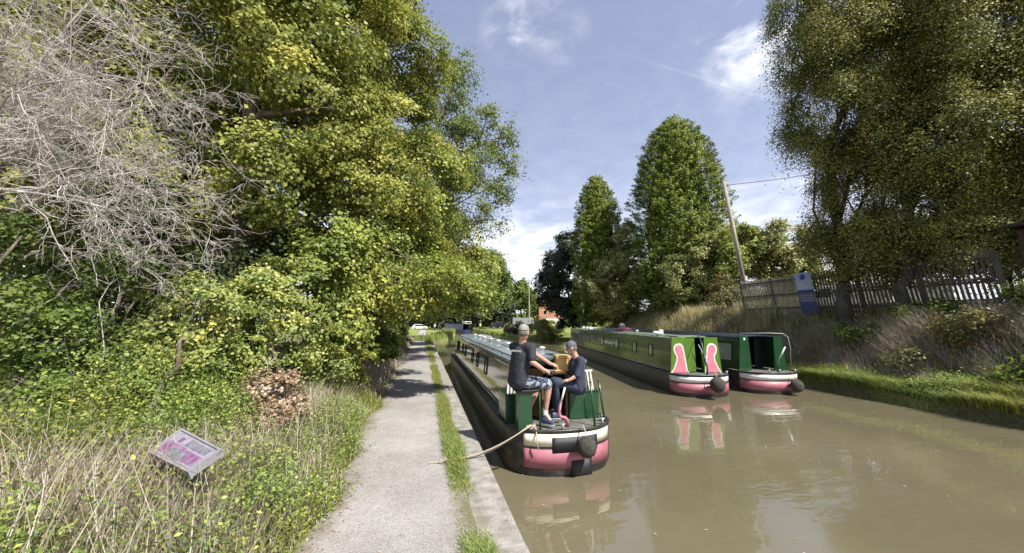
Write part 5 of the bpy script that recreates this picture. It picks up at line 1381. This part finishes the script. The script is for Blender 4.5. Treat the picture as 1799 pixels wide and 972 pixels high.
for x, z in ((-1.8, 1.6), (1.8, 1.6), (-1.8, 4.6), (1.8, 4.6)):
    f = MB(); f.box((x, -.03, z), (1.2, .08, 1.3)); fr = f.build('window', M['white'], hs_); MB().box((x, -.075, z), (1.0, .02, 1.1)).build('pane', M['glass'], fr)
p = at(966, 555, 100); mb = MB(); cv_ = empty('white_caravan', (p[0], p[1], .8), R(-10), 'white caravan in front of the brick house', 'caravan')
mb.box((0, 0, 1.5), (4.2, 2.1, 2.1)); mb.build('body', M['paintwhite'], cv_, bevel=.25)
MB().box((0, -1.06, 1.8), (1.4, .03, .6)).build('window', M['glass'], cv_)
for x in (-.4, .4): MB().tube([(x, -1.02, .32), (x, -.85, .32)], .3, 14).build('wheel', M['tyre'], cv_)

# creosoted hut at right edge
hu = empty('wooden_hut', (20.6, 5.6, 2.85), R(-3), 'dark creosoted wooden hut at the right edge behind the bank', 'hut')
mb = MB(); mb.box((0, 0, 1.4), (2.8, 3.6, 2.8))
mb.build('wall', M['hut'], hu)
mb = MB()
for k in range(24): mb.box((-1.412, -1.72 + k * .15, 1.4), (.02, .13, 2.78))
mb.build('cladding', M['hut'], hu)
mb = MB(); mb.box((0, 0, 2.88), (3.2, 4.0, .10), Matrix.Rotation(R(3), 3, 'Y')); mb.build('roof', M['hut'], hu)


# ------------------------------------------------------------------ sky, sun, camera
def make_world():
    w = bpy.data.worlds.new('World'); sc.world = w; w.use_nodes = True; nt = w.node_tree; nt.nodes.clear()
    L_ = nt.links.new
    out = nt.nodes.new('ShaderNodeOutputWorld'); bg = nt.nodes.new('ShaderNodeBackground'); bg.inputs[1].default_value = .105
    sky = nt.nodes.new('ShaderNodeTexSky'); sky.sky_type = 'NISHITA'; sky.sun_disc = False
    sky.sun_elevation = SUN_EL; sky.sun_rotation = SUN_ROT; sky.air_density = 1.0; sky.dust_density = .6; sky.ozone_density = 2.2; sky.altitude = 50
    tc = nt.nodes.new('ShaderNodeTexCoord'); D = tc.outputs['Generated']

    def math_(op, a, b=None, c=None):
        n = nt.nodes.new('ShaderNodeMath'); n.operation = op
        for i, x in enumerate((a, b, c)):
            if x is None: continue
            if isinstance(x, (int, float)): n.inputs[i].default_value = x
            else: L_(x, n.inputs[i])
        return n.outputs[0]

    def dot(v):
        n = nt.nodes.new('ShaderNodeVectorMath'); n.operation = 'DOT_PRODUCT'; L_(D, n.inputs[0]); n.inputs[1].default_value = tuple(v); return n.outputs['Value']

    def sm(x, a, b):
        n = nt.nodes.new('ShaderNodeMapRange'); n.interpolation_type = 'SMOOTHSTEP'; n.inputs[1].default_value = a; n.inputs[2].default_value = b; L_(x, n.inputs[0]); return n.outputs[0]

    def noise(scale, zs, detail=7, dist=.3, seed=(0, 0, 0)):
        mp = nt.nodes.new('ShaderNodeMapping'); mp.inputs['Scale'].default_value = (1, 1, zs); mp.inputs['Location'].default_value = seed; L_(D, mp.inputs[0])
        n = nt.nodes.new('ShaderNodeTexNoise'); n.inputs['Scale'].default_value = scale; n.inputs['Detail'].default_value = detail; n.inputs['Distortion'].default_value = dist
        n.inputs['Roughness'].default_value = .58
        L_(mp.outputs[0], n.inputs['Vector']); return n.outputs['Fac']
    nA = noise(7, 1.6); nB = noise(3.2, 4.5, 8, .5, (3, 1, 2)); nC = noise(16, 2.0, 6, .4, (5, 2, 1))
    sep = nt.nodes.new('ShaderNodeSeparateXYZ'); L_(D, sep.inputs[0]); z = sep.outputs['Z']
    total = None
    for (px, py, rad, amp) in ((920, 15, 6.5, .5), (885, 55, 4, .42), (985, 62, 4.5, .35), (1330, 20, 9, .6), (1300, 95, 4.5, .35), (1420, 60, 12, .5)):
        v = at(px, py, 1) - CAMP; v /= np.linalg.norm(v)
        s = sm(dot(v), math.cos(R(rad)), math.cos(R(rad * .15)))
        s = math_('MULTIPLY', s, amp); total = s if total is None else math_('ADD', total, s)
    blob = math_('MULTIPLY', total, sm(nA, .40, .72))
    low = sm(z, .40, .12)
    lowc = math_('MULTIPLY', low, sm(math_('ADD', nB, math_('MULTIPLY', low, .22)), .46, .74))
    cirrus = math_('MULTIPLY_ADD', sm(z, .75, .25), .12, .03)
    # contrail
    r1_ = at(1040, 78, 1) - CAMP; r2_ = at(1392, 186, 1) - CAMP; nn_ = np.cross(r1_, r2_); nn_ /= np.linalg.norm(nn_)
    r1_ /= np.linalg.norm(r1_); r2_ /= np.linalg.norm(r2_)
    dd = math_('ABSOLUTE', dot(nn_)); line = sm(dd, .0042, .0005); line = math_('MULTIPLY', line, sm(dot(r2_), float(r1_ @ r2_) - .0, .995)); line = math_('MULTIPLY', line, .08)
    dens = math_('MINIMUM', math_('ADD', math_('ADD', blob, lowc), math_('ADD', cirrus, line)), 1.0)
    # cloud shade: bright tops, greyer undersides
    shade = ramp(nt, [(.35, (4.6, 4.8, 5.5)), (.65, (7.0, 7.1, 7.3))]); L_(nC, shade.inputs[0])
    hs__ = nt.nodes.new('ShaderNodeMix'); hs__.data_type = 'RGBA'; hs__.blend_type = 'MULTIPLY'; hs__.inputs[0].default_value = 1; L_(sky.outputs[0], hs__.inputs[6]); hs__.inputs[7].default_value = (1.28, 1.04, 1.0, 1)
    gz = nt.nodes.new('ShaderNodeMix'); gz.data_type = 'RGBA'; gz.inputs[0].default_value = .28; L_(hs__.outputs[2], gz.inputs[6]); gz.inputs[7].default_value = (3.0, 3.3, 4.3, 1)
    mx = nt.nodes.new('ShaderNodeMix'); mx.data_type = 'RGBA'; L_(dens, mx.inputs[0]); L_(gz.outputs[2], mx.inputs[6]); L_(shade.outputs[0], mx.inputs[7])
    L_(mx.outputs[2], bg.inputs[0]); L_(bg.outputs[0], out.inputs[0])


SUN_EL = R(51)
sh = np.array([.53, -.848])                       # horizontal direction towards the sun: behind the camera, to the right
SUN_ROT = math.atan2(sh[0], sh[1])
make_world()
sd = Vector((sh[0] * math.cos(SUN_EL), sh[1] * math.cos(SUN_EL), math.sin(SUN_EL)))
sl_ = bpy.data.lights.new('sun', 'SUN'); sl_.energy = 4.7; sl_.angle = R(.53); sl_.color = (1, .955, .87)
so_ = bpy.data.objects.new('sun', sl_); so_.rotation_euler = sd.to_track_quat('Z', 'Y').to_euler(); so_.location = (0, -10, 30); COL.objects.link(so_)

cam = bpy.data.cameras.new('camera'); cam.sensor_width = 36; cam.lens = 36 * FPX / 1799; cam.clip_start = .05; cam.clip_end = 4000
co = bpy.data.objects.new('camera', cam); co.location = tuple(CAMP); co.rotation_euler = (R(90) + PITCH, 0, -YAW); COL.objects.link(co)
sc.camera = co
sc.view_settings.view_transform = 'Standard'; sc.view_settings.look = 'None'; sc.view_settings.gamma = 1; sc.view_settings.use_curve_mapping = False
sc.view_settings.exposure = 0.88
sc.cycles.max_bounces = 6; sc.cycles.transparent_max_bounces = 4; sc.cycles.diffuse_bounces = 3; sc.cycles.glossy_bounces = 3; sc.cycles.transmission_bounces = 3
sc.cycles.use_denoising = True
sc.cycles.use_adaptive_sampling = True
